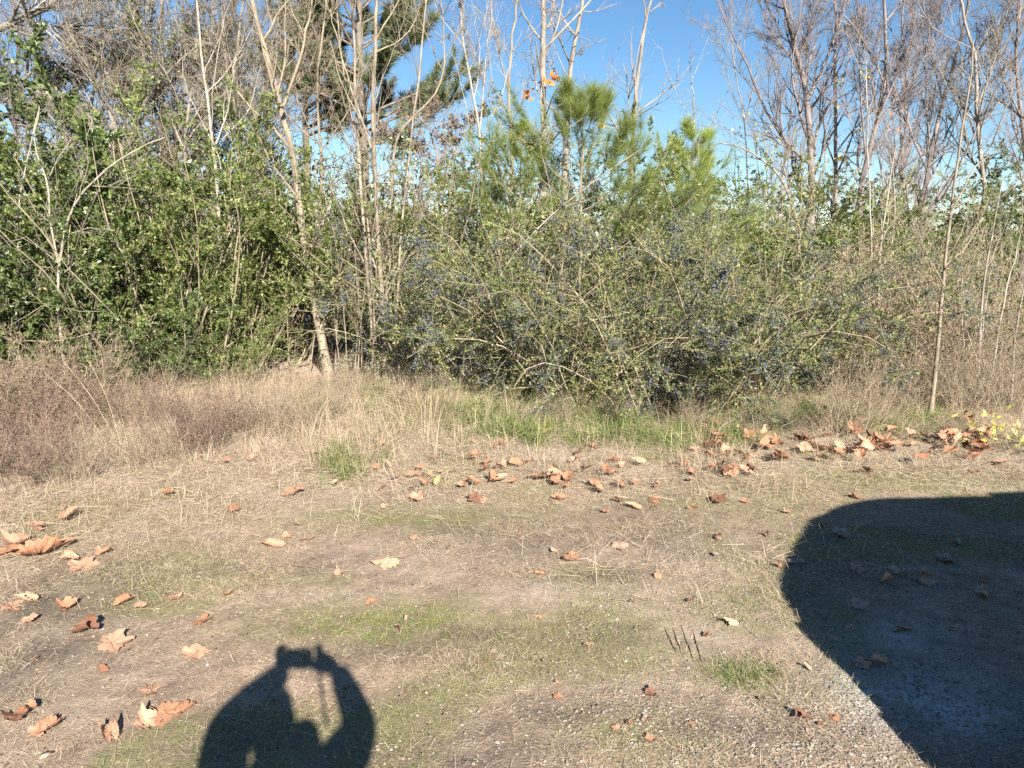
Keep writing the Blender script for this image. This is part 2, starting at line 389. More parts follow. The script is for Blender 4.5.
# taller straw tussocks
n = 22000
cl = scatter(520, 4.9, 9.0, lambda x, y: (covers(x, y)[0]*(x < 3.0)*(.25+.75*(x < -.3))))
ci = rng.integers(0, len(cl), n); Pt = cl[ci].copy(); off = rng.normal(size=(n, 2))*.06
Pt[:, :2] += off; Pt[:, 2] = H(Pt[:, 0], Pt[:, 1])
a3 = blades(Pt, U(n, .10, .36)*(1+.35*(Pt[:, 0] < -.6))*(.45+1.2*vnoise(Pt[:, 0], Pt[:, 1], .5, 52)), U(n, .0016, .0034), np.arctan2(off[:, 1], off[:, 0])+U(n, -.8, .8), U(n, .05, .8), U(n, .2, 1.5))
tag(link('tussock_grass', mesh('tussock_grass', *a3, 'blade_straw')), 'taller straw tussocks at the foot of the bushes', 'grass', kind='stuff')
# green grass
def gdens(x, y):
    d = np.zeros_like(x)
    for (u, v, rx, ry, a) in [(560, 428, 1.1, .6, .75), (480, 412, .8, .6, 1.), (640, 440, .7, .35, .5), (450, 400, .9, .7, .8), (345, 470, .22, .35, .5), (330, 405, .3, .6, .5), (745, 420, .9, .4, .7), (640, 420, 1, .5, 1.),
                              (880, 425, .6, .4, .55), (560, 400, 1.4, .8, .8), (820, 420, .8, .4, .6)]:
        d = np.maximum(d, a*blob(x, y, u, v, rx, ry))
    return d*(.04+.96*sstep(.42, .68, vnoise(x, y, .2, 31)*.6+vnoise(x, y, .5, 33)*.4))
n = 42000
Pg = scatter(n, 4.4, 10, gdens)
hh = .6+.9*vnoise(Pg[:, 0], Pg[:, 1], .3, 32)
a4 = blades(Pg, U(n, .08, .26)*hh, U(n, .0025, .0065), U(n, 0, 6.283), U(n, .05, .8), U(n, .3, 1.9))
tag(link('green_grass', mesh('green_grass', *a4, 'blade_green')), 'fresh green grass under the berry bushes', 'grass', kind='stuff')
n = 80000
Pm = scatter(n, 1.75, 6.5, lambda x, y: covers(x, y)[1]**1.3+.03)
a5 = blades(Pm, U(n, .008, .034), U(n, .001, .0022), U(n, 0, 6.283), U(n, .1, 1.3), U(n, 0, .8))
tag(link('moss_tufts', mesh('moss_tufts', *a5, 'blade_moss')), 'low mossy green growth in the bare soil', 'moss', kind='stuff')
# bright weed tuft, lower right
n = 900
gx, gy = gnd(745, 676)
Pw = np.stack([gx+rng.normal(size=n)*.07, gy+rng.normal(size=n)*.055], 1); Pw = np.column_stack([Pw, H(Pw[:, 0], Pw[:, 1])])
a6 = blades(Pw, U(n, .012, .045), U(n, .0015, .003), U(n, 0, 6.283), U(n, .1, 1.2), U(n, .1, .9))
tag(link('grass_tuft', mesh('grass_tuft', *a6, 'blade_green')), 'small bright green tuft on bare soil near the large round shadow', 'grass tuft')
# litter crumbs and pebbles
def chips(P, s, r=rng):
    N = len(P)
    V = P[:, None, :]+r.normal(size=(N, 4, 3))*s[:, None, None]*np.array([1, 1, .35])
    V[..., 2] += s[:, None]*.3
    return V.reshape(-1, 3), np.arange(4*N).reshape(N, 4)
n = 45000
Pl = scatter(n, 1.75, 7.5, lambda x, y: .2+.8*sstep(.4, .65, vnoise(x, y, .3, 41)))
tag(link('leaf_litter', mesh('leaf_litter', *chips(Pl, U(n, .0015, .0055)), 'litter')), 'fine brown crumbs of broken leaf litter on the soil', 'litter', kind='stuff')
def rocks(P, s, r=rng):
    base = np.array([[1, 0, 0], [.3, .95, 0], [-.8, .6, 0], [-.8, -.6, 0], [.3, -.95, 0], [0, 0, .75], [.0, 0, -.6]])
    N = len(P); a = r.random(N)*6.283
    B = base[None]*(1+.3*r.normal(size=(N, 7, 1)))*np.stack([s*U(N, .7, 1.3), s, s*U(N, .4, .9)], 1)[:, None]
    c, sn = np.cos(a)[:, None], np.sin(a)[:, None]
    V = np.stack([B[..., 0]*c-B[..., 1]*sn, B[..., 0]*sn+B[..., 1]*c, B[..., 2]], -1)+P[:, None]
    f = np.array([[0, 1, 5], [1, 2, 5], [2, 3, 5], [3, 4, 5], [4, 0, 5], [1, 0, 6], [2, 1, 6], [3, 2, 6], [4, 3, 6], [0, 4, 6]])
    return V.reshape(-1, 3), (np.arange(N)[:, None, None]*7+f[None]).reshape(-1, 3)
n = 26000
Pp = scatter(n, 1.75, 6.5, lambda x, y: covers(x, y)[2]**1.2+.02)
tag(link('gravel', mesh('gravel', *rocks(Pp, .002+.0075*rng.random(n)**3), 'pebble')), 'small pale gravel pressed into the soil', 'gravel', kind='stuff')

# ------------------------------------------------------------------ sycamore leaves
def leaf_mesh(kind, seed, mat):
    r = np.random.default_rng(seed)
    lobes = [(-2.05, .62), (-1.05, .86), (0, 1.0), (1.05, .86), (2.05, .62)]
    M = 60; th = np.linspace(-np.pi, np.pi, M, endpoint=False)
    rad = np.full(M, .54)
    for a, l in lobes:
        a += r.normal()*.07; l *= 1+r.normal()*.08
        d = np.abs((th-a+np.pi) % (2*np.pi)-np.pi)
        rad = np.maximum(rad, .60+(l-.60)*np.clip(1-d/.55, 0, 1)**.8)
    rad *= 1+.06*np.sign(np.sin(th*15+r.random()*6))*(rad > .45)+r.normal(size=M)*.02
    notch = np.exp(-((np.abs(th)-np.pi)/.25)**2); rad *= 1-.45*notch
    rings = [0.0001, .3, .6, .85, 1.0]
    pts = []
    for k in rings: pts.append(np.stack([np.cos(th)*rad*k, np.sin(th)*rad*k, np.zeros(M)], 1))
    P = np.concatenate(pts); x, y = P[:, 0], P[:, 1]; rr = np.hypot(x, y)
    cx, cy = r.normal(size=2)*.5
    if kind == 'flat':
        z = .10*rr**2*np.sin(3*np.arctan2(y, x)+r.random()*6)+.06*np.sin(5*x+cx*5)+.08*rr**2
        Q = np.stack([x, y, z+.05], 1)
    elif kind == 'cup':
        z = .45*rr**2*(1+.5*np.sin(2*np.arctan2(y, x)+r.random()*6))+.07*np.sin(6*y+cx*5)
        Q = np.stack([x*(1-.22*rr), y*(1-.22*rr), z], 1)
    elif kind == 'tent':
        a = .75+.25*r.random(); yy = np.abs(y)
        z = (-yy*np.sin(a)+.10*np.sin(4*x+cx*4))+.12*rr**2
        Q = np.stack([x, np.sign(y)*yy*np.cos(a), z], 1); Q[:, 2] -= Q[:, 2].min()
    else:  # rolled
        c = 2.2+r.random(); R0 = 1/c
        Q = np.stack([x*(1-.1*yabs(y)), R0*np.sin(y*c), R0*(1-np.cos(y*c))], 1)
        Q[:, 2] += .15*np.sin(3*x+cx*3)*.5+.12*x
        Q[:, 2] -= Q[:, 2].min()
    Q += r.normal(size=Q.shape)*.012
    # raised midribs: crease along each lobe
    for a, l in lobes:
        d = np.abs((np.arctan2(y, x)-a+np.pi) % (2*np.pi)-np.pi); Q[:, 2] -= .045*np.exp(-(d*rr/.05)**2)*(rr > .05)
    i = np.arange(M); F4 = []
    for k in range(len(rings)-1):
        F4.append(np.stack([k*M+i, k*M+(i+1) % M, (k+1)*M+(i+1) % M, (k+1)*M+i], 1))
    V, Fq = Q, np.concatenate(F4)
    # stalk
    sp = np.array([[[-.04, 0, 0], [-.35, .03, .03], [-.7, .10, .08+.1*r.random()], [-.95, .22, .05]]])+np.array([0, 0, Q[0, 2]])
    tv, tf = tubes([(sp, np.array([[.018, .016, .015, .02]]))], 4)
    V, Fq = cat_vf([(V, Fq), (tv, tf)])
    V = V*.5           # unit: leaf about 1 across
    return mesh('fallen_leaf', V, Fq, mat, True)
def yabs(y): return np.abs(y)
LM = {}
for mi, mt in enumerate(['syc_salmon', 'syc_rust', 'syc_brown', 'syc_tan', 'syc_pale']):
    for ki, kd in enumerate(['flat', 'cup', 'tent', 'roll']):
        for s in range(2): LM[(mt, kd, s)] = leaf_mesh(kd, 100+mi*17+ki*5+s, mt)
def put_leaf(u, v, wpx, kind, mt, label, group=None, rz=None, tilt=.25, lift=0):
    x, y = gnd(u, v); 
    d = math.sqrt(x*x+y*y+CH*CH)
    s = wpx/F*d*.98 * (1.12 if kind in ('roll', 'tent', 'cup') else 1)
    z = float(H(x, y))+.004+lift+.035*float(covers(np.array([x]), np.array([y]))[0][0])
    o = link('fallen_leaf', LM[(mt, kind, random.randint(0, 1))], None, (x, y, z), 0, s)
    o.rotation_euler = (random.uniform(-tilt, tilt), random.uniform(-tilt, tilt), random.uniform(0, 6.28) if rz is None else rz)
    return tag(o, label, 'leaf', group or 'fallen sycamore leaves on the ground')
hero = [
 (112, 648, 34, 'flat', 'syc_salmon', 'large flat salmon leaf on soil left of the photographer shadow'),
 (198, 654, 28, 'flat', 'syc_salmon', 'ragged flat salmon leaf between the largest leaf and the photographer shadow'),
 (201, 626, 22, 'flat', 'syc_rust', 'rusty leaf just above the ragged flat leaf left of the photographer shadow'),
 (152, 691, 30, 'flat', 'syc_salmon', 'flat salmon leaf above the leaf cluster left of the photographer shadow'),
 (165, 715, 38, 'flat', 'syc_rust', 'biggest overlapping leaf of the cluster left of the photographer shadow'),
 (150, 726, 30, 'cup', 'syc_salmon', 'cupped leaf at the near left of the cluster beside the photographer shadow'),
 (187, 711, 24, 'roll', 'syc_rust', 'rolled leaf at the right end of the cluster beside the photographer shadow'),
 (110, 738, 30, 'roll', 'syc_salmon', 'long rolled orange leaf at the lower left edge below the curled brown leaves'),
 (18, 722, 26, 'cup', 'syc_brown', 'dark brown curled leaf at the lower left corner with its tip raised'),
 (30, 712, 16, 'roll', 'syc_rust', 'small rust leaf behind the dark curled leaf in the lower left corner'),
 (52, 730, 24, 'roll', 'syc_rust', 'rolled rust leaf right of the dark curled leaf in the lower left corner'),
 (40, 736, 18, 'flat', 'syc_salmon', 'small flat salmon leaf below the rolled one in the lower left corner'),
 (86, 636, 30, 'roll', 'syc_brown', 'narrow curled brown leaf above the large flat salmon leaf'),
 (68, 611, 22, 'cup', 'syc_rust', 'cupped rust leaf between the dark soil patch and the left frame edge'),
 (12, 610, 26, 'flat', 'syc_salmon', 'flat salmon leaf cut by the left frame edge'),
 (30, 604, 20, 'roll', 'syc_salmon', 'rolled salmon leaf touching the flat leaf at the left frame edge'),
 (30, 626, 16, 'flat', 'syc_salmon', 'small pale leaf on soil below the pair at the left frame edge'),
 (125, 606, 20, 'roll', 'syc_rust', 'small rolled rust leaf left of the green moss patch'),
 (142, 611, 14, 'flat', 'syc_salmon', 'tiny salmon leaf right beside the small rolled rust leaf'),
 (176, 602, 24, 'cup', 'syc_salmon', 'cupped salmon leaf on soil just below the left green moss patch'),
 (40, 558, 48, 'roll', 'syc_rust', 'long curled orange leaf, biggest of the left leaf cluster in dry grass'),
 (22, 548, 30, 'cup', 'syc_salmon', 'cupped salmon leaf on top of the left cluster in dry grass'),
 (8, 556, 26, 'flat', 'syc_rust', 'rust leaf at the left end of the left cluster in dry grass'),
 (38, 534, 18, 'flat', 'syc_salmon', 'small salmon leaf above the long curled orange leaf in the left cluster'),
 (68, 524, 22, 'roll', 'syc_salmon', 'salmon leaf half sunk in dry grass behind the left cluster'),
 (103, 556, 18, 'cup', 'syc_rust', 'round cupped rust leaf right of the left cluster'),
 (83, 570, 30, 'flat', 'syc_salmon', 'ragged flat leaf below the round cupped leaf near the left cluster'),
 (72, 564, 18, 'roll', 'syc_salmon', 'rolled salmon leaf touching the ragged flat leaf near the left cluster'),
 (170, 501, 16, 'cup', 'syc_rust', 'rust leaf standing up alone in the pale dry grass at left'),
 (233, 516, 18, 'flat', 'syc_rust', 'rust leaf in dry grass right of the lone standing leaf'),
 (228, 468, 18, 'flat', 'syc_salmon', 'salmon leaf against the brown brush left of the yellow tan leaf'),
 (250, 466, 16, 'tent', 'syc_salmon', 'tent shaped salmon leaf between the brush and the yellow tan leaf'),
 (317, 458, 22, 'flat', 'syc_tan', 'bright yellow tan leaf lying on top of the dry grass'),
 (296, 496, 28, 'flat', 'syc_salmon', 'wide flat salmon leaf in dry grass below the yellow tan leaf'),
 (286, 541, 14, 'cup', 'syc_rust', 'small rust cupped leaf of the pair at left centre of the clearing'),
 (276, 552, 26, 'roll', 'syc_salmon', 'rolled leaf below the small rust cupped leaf at left centre'),
 (308, 543, 20, 'flat', 'syc_salmon', 'flat salmon leaf right of the small rust cupped leaf at left centre'),
 (228, 600, 14, 'roll', 'syc_rust', 'tiny rust leaf on moss between the two moss patches'),
 (391, 568, 30, 'tent', 'syc_salmon', 'large folded salmon leaf alone in the middle of the clearing'),
 (415, 503, 20, 'cup', 'syc_salmon', 'cupped salmon leaf with dark shadow in the middle of the clearing'),
 (372, 606, 16, 'roll', 'syc_rust', 'small curled rust leaf between the folded leaf and the photographer shadow'),
 (340, 577, 16, 'tent', 'syc_salmon', 'small pointed leaf left of the large folded salmon leaf'),
 (417, 543, 14, 'flat', 'syc_salmon', 'small flat leaf behind the large folded salmon leaf'),
 (570, 563, 28, 'cup', 'syc_rust', 'tightly cupped rust leaf with black shadow right of the middle'),
 (620, 549, 24, 'flat', 'syc_pale', 'flat pinkish leaf right of the tightly cupped rust leaf'),
 (540, 577, 12, 'flat', 'syc_rust', 'tiny rust leaf left of the tightly cupped leaf'),
 (650, 700, 17, 'cup', 'syc_brown', 'dark brown curled leaf standing near the lower middle right'),
 (557, 703, 14, 'flat', 'syc_rust', 'small rust leaf on soil left of the dark brown curled leaf'),
 (733, 628, 15, 'tent', 'syc_salmon', 'small folded salmon leaf near the four dark parallel twigs'),
 (715, 560, 12, 'flat', 'syc_pale', 'tiny pale leaf left of the big round shadow'),
 (716, 542, 14, 'roll', 'syc_salmon', 'small rolled leaf above the tiny pale leaf left of the big shadow'),
 (855, 500, 14, 'cup', 'syc_rust', 'rust leaf at the upper rim of the big round shadow'),
 (795, 565, 22, 'flat', 'syc_pale', 'pale leaf just inside the left bulge of the big shadow'),
 (840, 535, 24, 'flat', 'syc_pale', 'pale flat leaf lying in the upper part of the big shadow'),
 (945, 558, 22, 'cup', 'syc_pale', 'cupped pale leaf in the right part of the big shadow'),
 (905, 628, 18, 'flat', 'syc_pale', 'flat pale leaf near the middle of the big shadow'),
 (832, 722, 15, 'flat', 'syc_rust', 'rust leaf in gravel beside the sloping edge of the big shadow'),
 (803, 722, 18, 'roll', 'syc_brown', 'brown rolled leaf in gravel at the lower right'),
 (650, 745, 14, 'cup', 'syc_rust', 'small rust leaf at the bottom edge below the dark curled leaf'),
 (692, 730, 12, 'flat', 'syc_salmon', 'tiny salmon leaf in gravel at the bottom right of the middle'),
 (406, 622, 10, 'roll', 'syc_pale', 'tiny pale curled leaf on the moss right of the photographer shadow'),
 (1003, 468, 18, 'flat', 'syc_salmon', 'flat salmon leaf near the right frame edge above the big shadow'),
 (972, 478, 14, 'cup', 'syc_rust', 'rust leaf left of the flat salmon leaf near the right frame edge'),
 (383, 450, 16, 'cup', 'syc_salmon', 'salmon leaf in pale grass right of the yellow tan leaf'),
 (474, 461, 18, 'cup', 'syc_rust', 'cupped orange leaf in the strip of leaves left of the berry bushes'),
 (527, 466, 16, 'cup', 'syc_rust', 'round orange leaf right of the cupped orange leaf below green grass'),
 (543, 434, 14, 'flat', 'syc_tan', 'tan leaf lying on the fresh green grass'),
 (415, 480, 20, 'flat', 'syc_salmon', 'flat salmon leaf left of the cupped orange leaf in pale grass'),
 (435, 488, 16, 'tent', 'syc_tan', 'tan folded leaf in pale grass behind the cupped salmon leaf'),
 (557, 484, 24, 'roll', 'syc_salmon', 'rolled salmon leaf in the leaf strip below the fresh green grass'),
 (560, 501, 20, 'cup', 'syc_rust', 'cupped rust leaf just below the rolled salmon leaf in the strip'),
 (615, 466, 18, 'cup', 'syc_rust', 'upright rust leaf below the drooping berry branch'),
 (640, 468, 18, 'tent', 'syc_salmon', 'tent like salmon leaf right of the upright rust leaf'),
 (690, 478, 20, 'cup', 'syc_rust', 'curled rust leaf below the right berry bush'),
 (636, 511, 18, 'roll', 'syc_salmon', 'rolled salmon leaf in pale grass below the tent like leaf'),
 (745, 505, 14, 'flat', 'syc_rust', 'flat rust leaf on soil left of the big shadow top'),
 (787, 516, 12, 'cup', 'syc_salmon', 'small cupped leaf on soil left of the big shadow top'),
]
for h_ in hero: put_leaf(*h_)
cnt = 0
def strip_leaves(n, ulo, uhi, vf, sig, wlo, whi, label, mats, group, lift=.02):
    for _ in range(n):
        u = random.uniform(ulo, uhi); v = vf(u)+random.gauss(0, sig)
        put_leaf(u, v, random.uniform(wlo, whi)*1.3, random.choice(['flat', 'flat', 'cup', 'roll', 'flat', 'tent']), random.choice(mats), label, group, tilt=.6, lift=random.uniform(0, lift))
RU = ['syc_salmon', 'syc_rust', 'syc_rust', 'syc_salmon', 'syc_brown']
strip_leaves(48, 850, 990, lambda u: 452-(u-860)*.05, 8, 10, 15, 'one of the orange leaves heaped under the saplings by the yellow leaved plant', RU, 'leaf heap under the right hand saplings', .06)
strip_leaves(42, 700, 870, lambda u: 452, 13, 9, 17, 'one of the orange leaves strewn below the right end of the berry bushes', RU, 'leaves strewn below the right berry bushes')
strip_leaves(56, 470, 760, lambda u: 478, 16, 8, 16, 'one of the orange leaves strewn in dry grass below the middle berry bushes', RU, 'leaves strewn below the middle berry bushes')
strip_leaves(18, 330, 520, lambda u: 480, 14, 7, 13, 'one of the small leaves caught in pale grass left of the berry bushes', RU, 'small leaves in the pale grass')
strip_leaves(20, 20, 640, lambda u: 560+random.uniform(-40, 190), 10, 5, 10, 'one of the tiny leaf scraps strewn over the near soil', ['syc_rust', 'syc_salmon', 'syc_brown'], 'tiny leaf scraps on the near soil', .004)
strip_leaves(16, 600, 1000, lambda u: 560+random.uniform(-30, 190), 10, 5, 10, 'one of the tiny leaf scraps strewn over the gravelly soil', ['syc_rust', 'syc_pale', 'syc_brown'], 'tiny leaf scraps on the gravelly soil', .004)
strip_leaves(12, 820, 1010, lambda u: random.uniform(520, 680), 4, 10, 20, 'one of the dull leaves lying inside the big shadow', ['syc_pale', 'syc_salmon'], 'dull leaves in the big shadow', .004)

# four dark parallel twigs + pale stones
for k, (u0, v0, u1, v1) in enumerate([(664, 630, 676, 655), (672, 630, 684, 661), (681, 628, 694, 664), (692, 631, 702, 665)]):
    A = gnd(u0, v0); B = gnd(u1, v1)
    t = np.linspace(0, 1, 6); P = np.stack([A[0]+(B[0]-A[0])*t, A[1]+(B[1]-A[1])*t], 1); P += rng.normal(size=P.shape)*.0008
    P = np.column_stack([P, H(P[:, 0], P[:, 1])+.0025])
    c0 = P.mean(0)
    V, Fq = tubes([((P-c0)[None], np.array([[.0006, .0016, .0022, .0022, .0016, .0006]]))], 5)
    lab = ['leftmost', 'second from left', 'third from left', 'rightmost'][k]+' of four dark parallel twigs pressed into bare soil'
    tag(link('twig', mesh('twig', V, Fq, mat_plain('twig_dark%d' % k, (.02, .016, .012), .9, 0, .1)), None, c0), lab, 'twig', 'four dark parallel twigs')
for (u, v, s, lab) in [(504, 566, .03, 'small white stone on moss in the middle of the clearing'), (416, 537, .022, 'little white stone behind the folded salmon leaf'), (127, 542, .035, 'pale stone in dry grass right of the left leaf cluster'),
                       (378, 617, .014, 'tiny white stone on moss above the photographer shadow'), (770, 486, .04, 'pale flat stone in grass left of the big shadow'), (46, 755, .035, 'pale stone at the bottom left corner')]:
    x, y = gnd(u, v); base = rocks(np.zeros((1, 3)), np.array([s*.55]))
    m = mesh('stone', *base, 'pebble'); o = link('stone', m, None, (x, y, float(H(x, y))+.002)); o.scale = (1, 1, .5); tag(o, lab, 'stone')

# ------------------------------------------------------------------ shrubs
def make_shrub(seed, h, w, nstem, leaf, stem_mat, nleaf, lsize, dense=1.0, arch=0.0, berries=0, low=.12, l2=7, l3=6, rad=.014, wob=.12):
    """returns list of (part name, mesh): base at the origin"""
    r = np.random.default_rng(seed)
    a = r.random(nstem)*6.283; q = r.random(nstem)**.5
    P0 = np.stack([np.cos(a)*q*w*.28, np.sin(a)*q*w*.28, np.full(nstem, -.05)], 1)
    out = .25+.55*q
    D0 = np.stack([np.cos(a)*out, np.sin(a)*out, np.ones(nstem)], 1)
    L = h*(.7+.45*r.random(nstem))*(1+.25*arch)
    P, R = grow(P0, D0, L, rad*(.6+.8*r.random(nstem)), 9, wob, .06, .25, r, grav=-arch)
    s1 = spawn(P, R, l2, low, 1, 25, 75, .22, .5, .6, .003, r); P1, R1 = grow(*s1, 6, .16, .02-arch*.12, .3, r)
    def n3(q, sc, o): return (vnoise(q[:, 0], q[:, 2], sc, o)+vnoise(q[:, 1], q[:, 2], sc, o+3)+vnoise(q[:, 0], q[:, 1], sc, o+6))/3
    s2 = spawn(P1, R1, l3, .1, 1, 25, 75, .3, .65, .6, .0018, r); P2, R2 = grow(*s2, 4, .16, .0-arch*.08, .4, r)
    keep = n3(P2[:, 2], .42, seed) > .455+.05*r.random(len(P2)); P2, R2 = P2[keep], R2[keep]
    sv = tubes([(P, R), (P1, R1), (P2, R2)])
    parts = [('stems', mesh('shrub_stems', *sv, stem_mat, True))]
    k = max(1, int(nleaf/len(P2)*.8)); lp, ld = along(P2, k, r, .0, 1, .012)
    k1 = max(1, int(nleaf/len(P1)*.2)); lp1, ld1 = along(P1, k1, r, .1, 1, .012)
    kk_ = n3(lp1, .42, seed) > .42; lp1, ld1 = lp1[kk_], ld1[kk_]
    lp = np.concatenate([lp, lp1]); ld = np.concatenate([ld, ld1])
    lv = leaves(lp, ld, lsize*(.55+.8*r.random(len(lp))), .52, r)
    parts.append(('foliage', mesh('shrub_foliage', *lv, leaf)))
    if berries:
        sel = np.argsort(-n3(P2[:, 2], .34, seed+40)+.03*r.random(len(P2)))[:berries]; Q = P2[sel]
        bp, _ = along(Q, 26, r, .1, 1, .018)
        bp[:, 2] -= .01
        oc = np.array([[1, 0, 0], [-1, 0, 0], [0, 1, 0], [0, -1, 0], [0, 0, 1], [0, 0, -1.]])
        f = np.array([[0, 2, 4], [2, 1, 4], [1, 3, 4], [3, 0, 4], [2, 0, 5], [1, 2, 5], [3, 1, 5], [0, 3, 5]])
        s = .0065+.0035*r.random(len(bp))
        V = (bp[:, None]+oc[None]*s[:, None, None]).reshape(-1, 3)
        parts.append(('berries', mesh('shrub_berries', V, (np.arange(len(bp))[:, None, None]*6+f[None]).reshape(-1, 3), 'berry', True)))
    return parts
SH = {}
for i in range(3):
    SH['privet', i] = make_shrub(10+i, 3.0, 2.4, 20, 'leaf_privet', 'stem_olive', 24000, .040, low=.06)
    SH['dark', i] = make_shrub(20+i, 3.2, 2.4, 18, 'leaf_dark', 'bark_dark', 22000, .058, low=.05)
    SH['berry', i] = make_shrub(30+i, 2.5, 2.6, 30, 'leaf_olive', 'stem_olive', 26000, .034, arch=.42, berries=440, low=.08, l2=9, l3=7, rad=.011)
    SH['olive', i] = make_shrub(40+i, 2.8, 2.4, 26, 'leaf_olive', 'bark_tan', 22000, .036, low=.08, l2=8)
    SH['back', i] = make_shrub(50+i, 3.2, 2.8, 20, 'leaf_back', 'bark_grey', 20000, .05, low=.04)
def put_shrub(kind, i, u, Y, h, label, group, name='shrub', wsc=1.0, native=3.0):
    x = (u-512)/F*Y/ (CP) ; 
    s = h/native
    e = empty(name, (x, Y, float(H(x, Y))), label, 'shrub', group, random.uniform(0, 6.28), (s*wsc, s*wsc, s))
    for nm, me in SH[kind, i % 3]:
        o = link(nm, me, e)
        if nm == 'berries': o['kind'] = 'stuff'
    return e
G1 = 'green leaved shrubs of the left thicket'; G2 = 'berry bearing shrubs of the middle thicket'; G3 = 'olive shrubs of the right thicket'; G4 = 'shrubs behind the thicket'
for a in [
 ('dark', 0, -60, 8.3, 3.0, 'dark glossy evergreen shrub cut by the left frame edge', G1),
 ('dark', 1, 30, 8.6, 2.9, 'dark glossy shrub with broad leaves at far left behind the brown brush', G1),
 ('dark', 2, 100, 9.0, 2.6, 'dark green shrub behind the pale forked sapling at left', G1),
 ('privet', 0, 150, 9.0, 2.9, 'bright green small leaved shrub right of the pale forked sapling', G1),
 ('privet', 1, 205, 9.3, 3.0, 'bright green shrub below the white stemmed sapling', G1),
 ('privet', 2, 258, 10.3, 3.1, 'bright green shrub touching the leaning trunk on its left', G1),
 ('privet', 0, 180, 10.4, 3.4, 'tall light green shrub behind the white stemmed sapling', G1),
 ('dark', 1, 60, 10.6, 3.7, 'tall dark evergreen shrub rising behind the pale forked sapling', G1),
 ('dark', 0, -20, 10.6, 4.1, 'tallest dark evergreen shrub at the upper left edge', G1),
 ('privet', 2, 225, 8.6, 1.2, 'low bright green bush reaching out over the dry grass at left', G1), ('dark', 2, 150, 8.0, 1.2, 'low dark green bush in front of the bright green shrubs', G1),
 ('privet', 1, 290, 11.0, 3.2, 'light green shrub behind the leaning trunk', G1),
 ('privet', 2, 110, 11.6, 3.2, 'yellowish green shrub behind the dark glossy ones', G1),
 ('olive', 0, 350, 11.6, 3.4, 'thin olive shrub between the leaning trunk and the stem clump', G1),
 ('olive', 1, 425, 10.6, 3.2, 'olive twiggy shrub just right of the stem clump', G2),
 ('berry', 0, 478, 8.9, 2.7, 'arching berry shrub at the left end of the berry thicket', G2),
 ('berry', 1, 525, 8.5, 2.8, 'berry shrub under the pale diagonal stem', G2),
 ('berry', 2, 600, 7.7, 2.6, 'berry shrub below the bright green pine sapling with drooping dark branches', G2),
 ('berry', 0, 672, 7.35, 2.55, 'large berry shrub in front, its branches touching the green grass', G2),
 ('berry', 1, 740, 7.7, 2.5, 'berry shrub right of the largest one', G2),
 ('berry', 2, 810, 8.8, 2.35, 'low spreading berry shrub at the right end of the berry thicket', G2),
 ('olive', 2, 480, 10.2, 3.3, 'olive shrub behind the left berry shrub', G2),
 ('olive', 0, 570, 10.4, 3.1, 'olive shrub behind the pine sapling trunk', G2),
 ('privet', 1, 700, 9.8, 3.1, 'greener shrub rising between the two pine saplings', G2),
 ('olive', 1, 770, 10.4, 3.0, 'olive shrub with reaching twigs behind the right berry shrubs', G2),
 ('olive', 2, 850, 11.0, 2.5, 'olive shrub below the big forked bare tree', G3),
 ('olive', 0, 925, 11.2, 2.2, 'olive shrub behind the slender tan sapling', G3),
 ('olive', 1, 1000, 10.8, 2.2, 'olive shrub at the right frame edge', G3),
 ('olive', 2, 1085, 10.0, 2.6, 'olive shrub mostly beyond the right frame edge', G3),
 ('privet', 0, 890, 12.4, 2.9, 'green shrub behind the twin thin poles', G3),
 ('privet', 2, 985, 12.6, 2.9, 'green shrub behind the right frame edge shrub', G3),
]: put_shrub(*a)
for k, (u, Y, h, who) in enumerate([(-120, 14, 4.6, 'left of the frame'), (0, 14.5, 4.4, 'behind the tallest dark evergreen'), (110, 14, 4.2, 'behind the vine hung tree'), (230, 14.5, 4.0, 'behind the white stemmed sapling top'),
        (340, 14.5, 3.6, 'behind the leaning trunk top'), (440, 14, 3.6, 'behind the brown crowned tree'), (540, 14.5, 3.3, 'behind the tall pale trunk'), (650, 14, 3.2, 'behind the bright pine sapling'),
        (760, 15, 3.1, 'in the low gap of sky'), (870, 15, 3.3, 'behind the twin thin poles'), (970, 15, 3.4, 'behind the slender tan sapling'), (1080, 14.5, 3.6, 'past the right frame edge'),
        (1200, 14, 3.6, 'far right outside the frame'), (-240, 13, 4.6, 'far left outside the frame')]):
    put_shrub('back', k, u, Y, h, 'dull green undergrowth shrub '+who, G4, wsc=1.25, native=3.2)
# a far low wood closing the horizon: one mass
vs = []
Pz, Rz = [], []
n = 260
fx = U(n, -60, 60); fy = U(n, 26, 48); fh = U(n, 2.5, 5.5)
lp = []
for x_, y_, h_ in zip(fx, fy, fh):
    m_ = 260; a_ = rng.normal(size=(m_, 3))*np.array([1.3, 1.3, h_*.28])+np.array([x_, y_, h_*.5]); lp.append(a_)
lp = np.concatenate(lp); lp[:, 2] = np.abs(lp[:, 2])
lv = leaves(lp, rng.normal(size=lp.shape), U(len(lp), .15, .42), .5)
tag(link('far_undergrowth', mesh('far_undergrowth', *lv, 'leaf_back')), 'far low undergrowth seen through the gaps', 'undergrowth', kind='stuff')

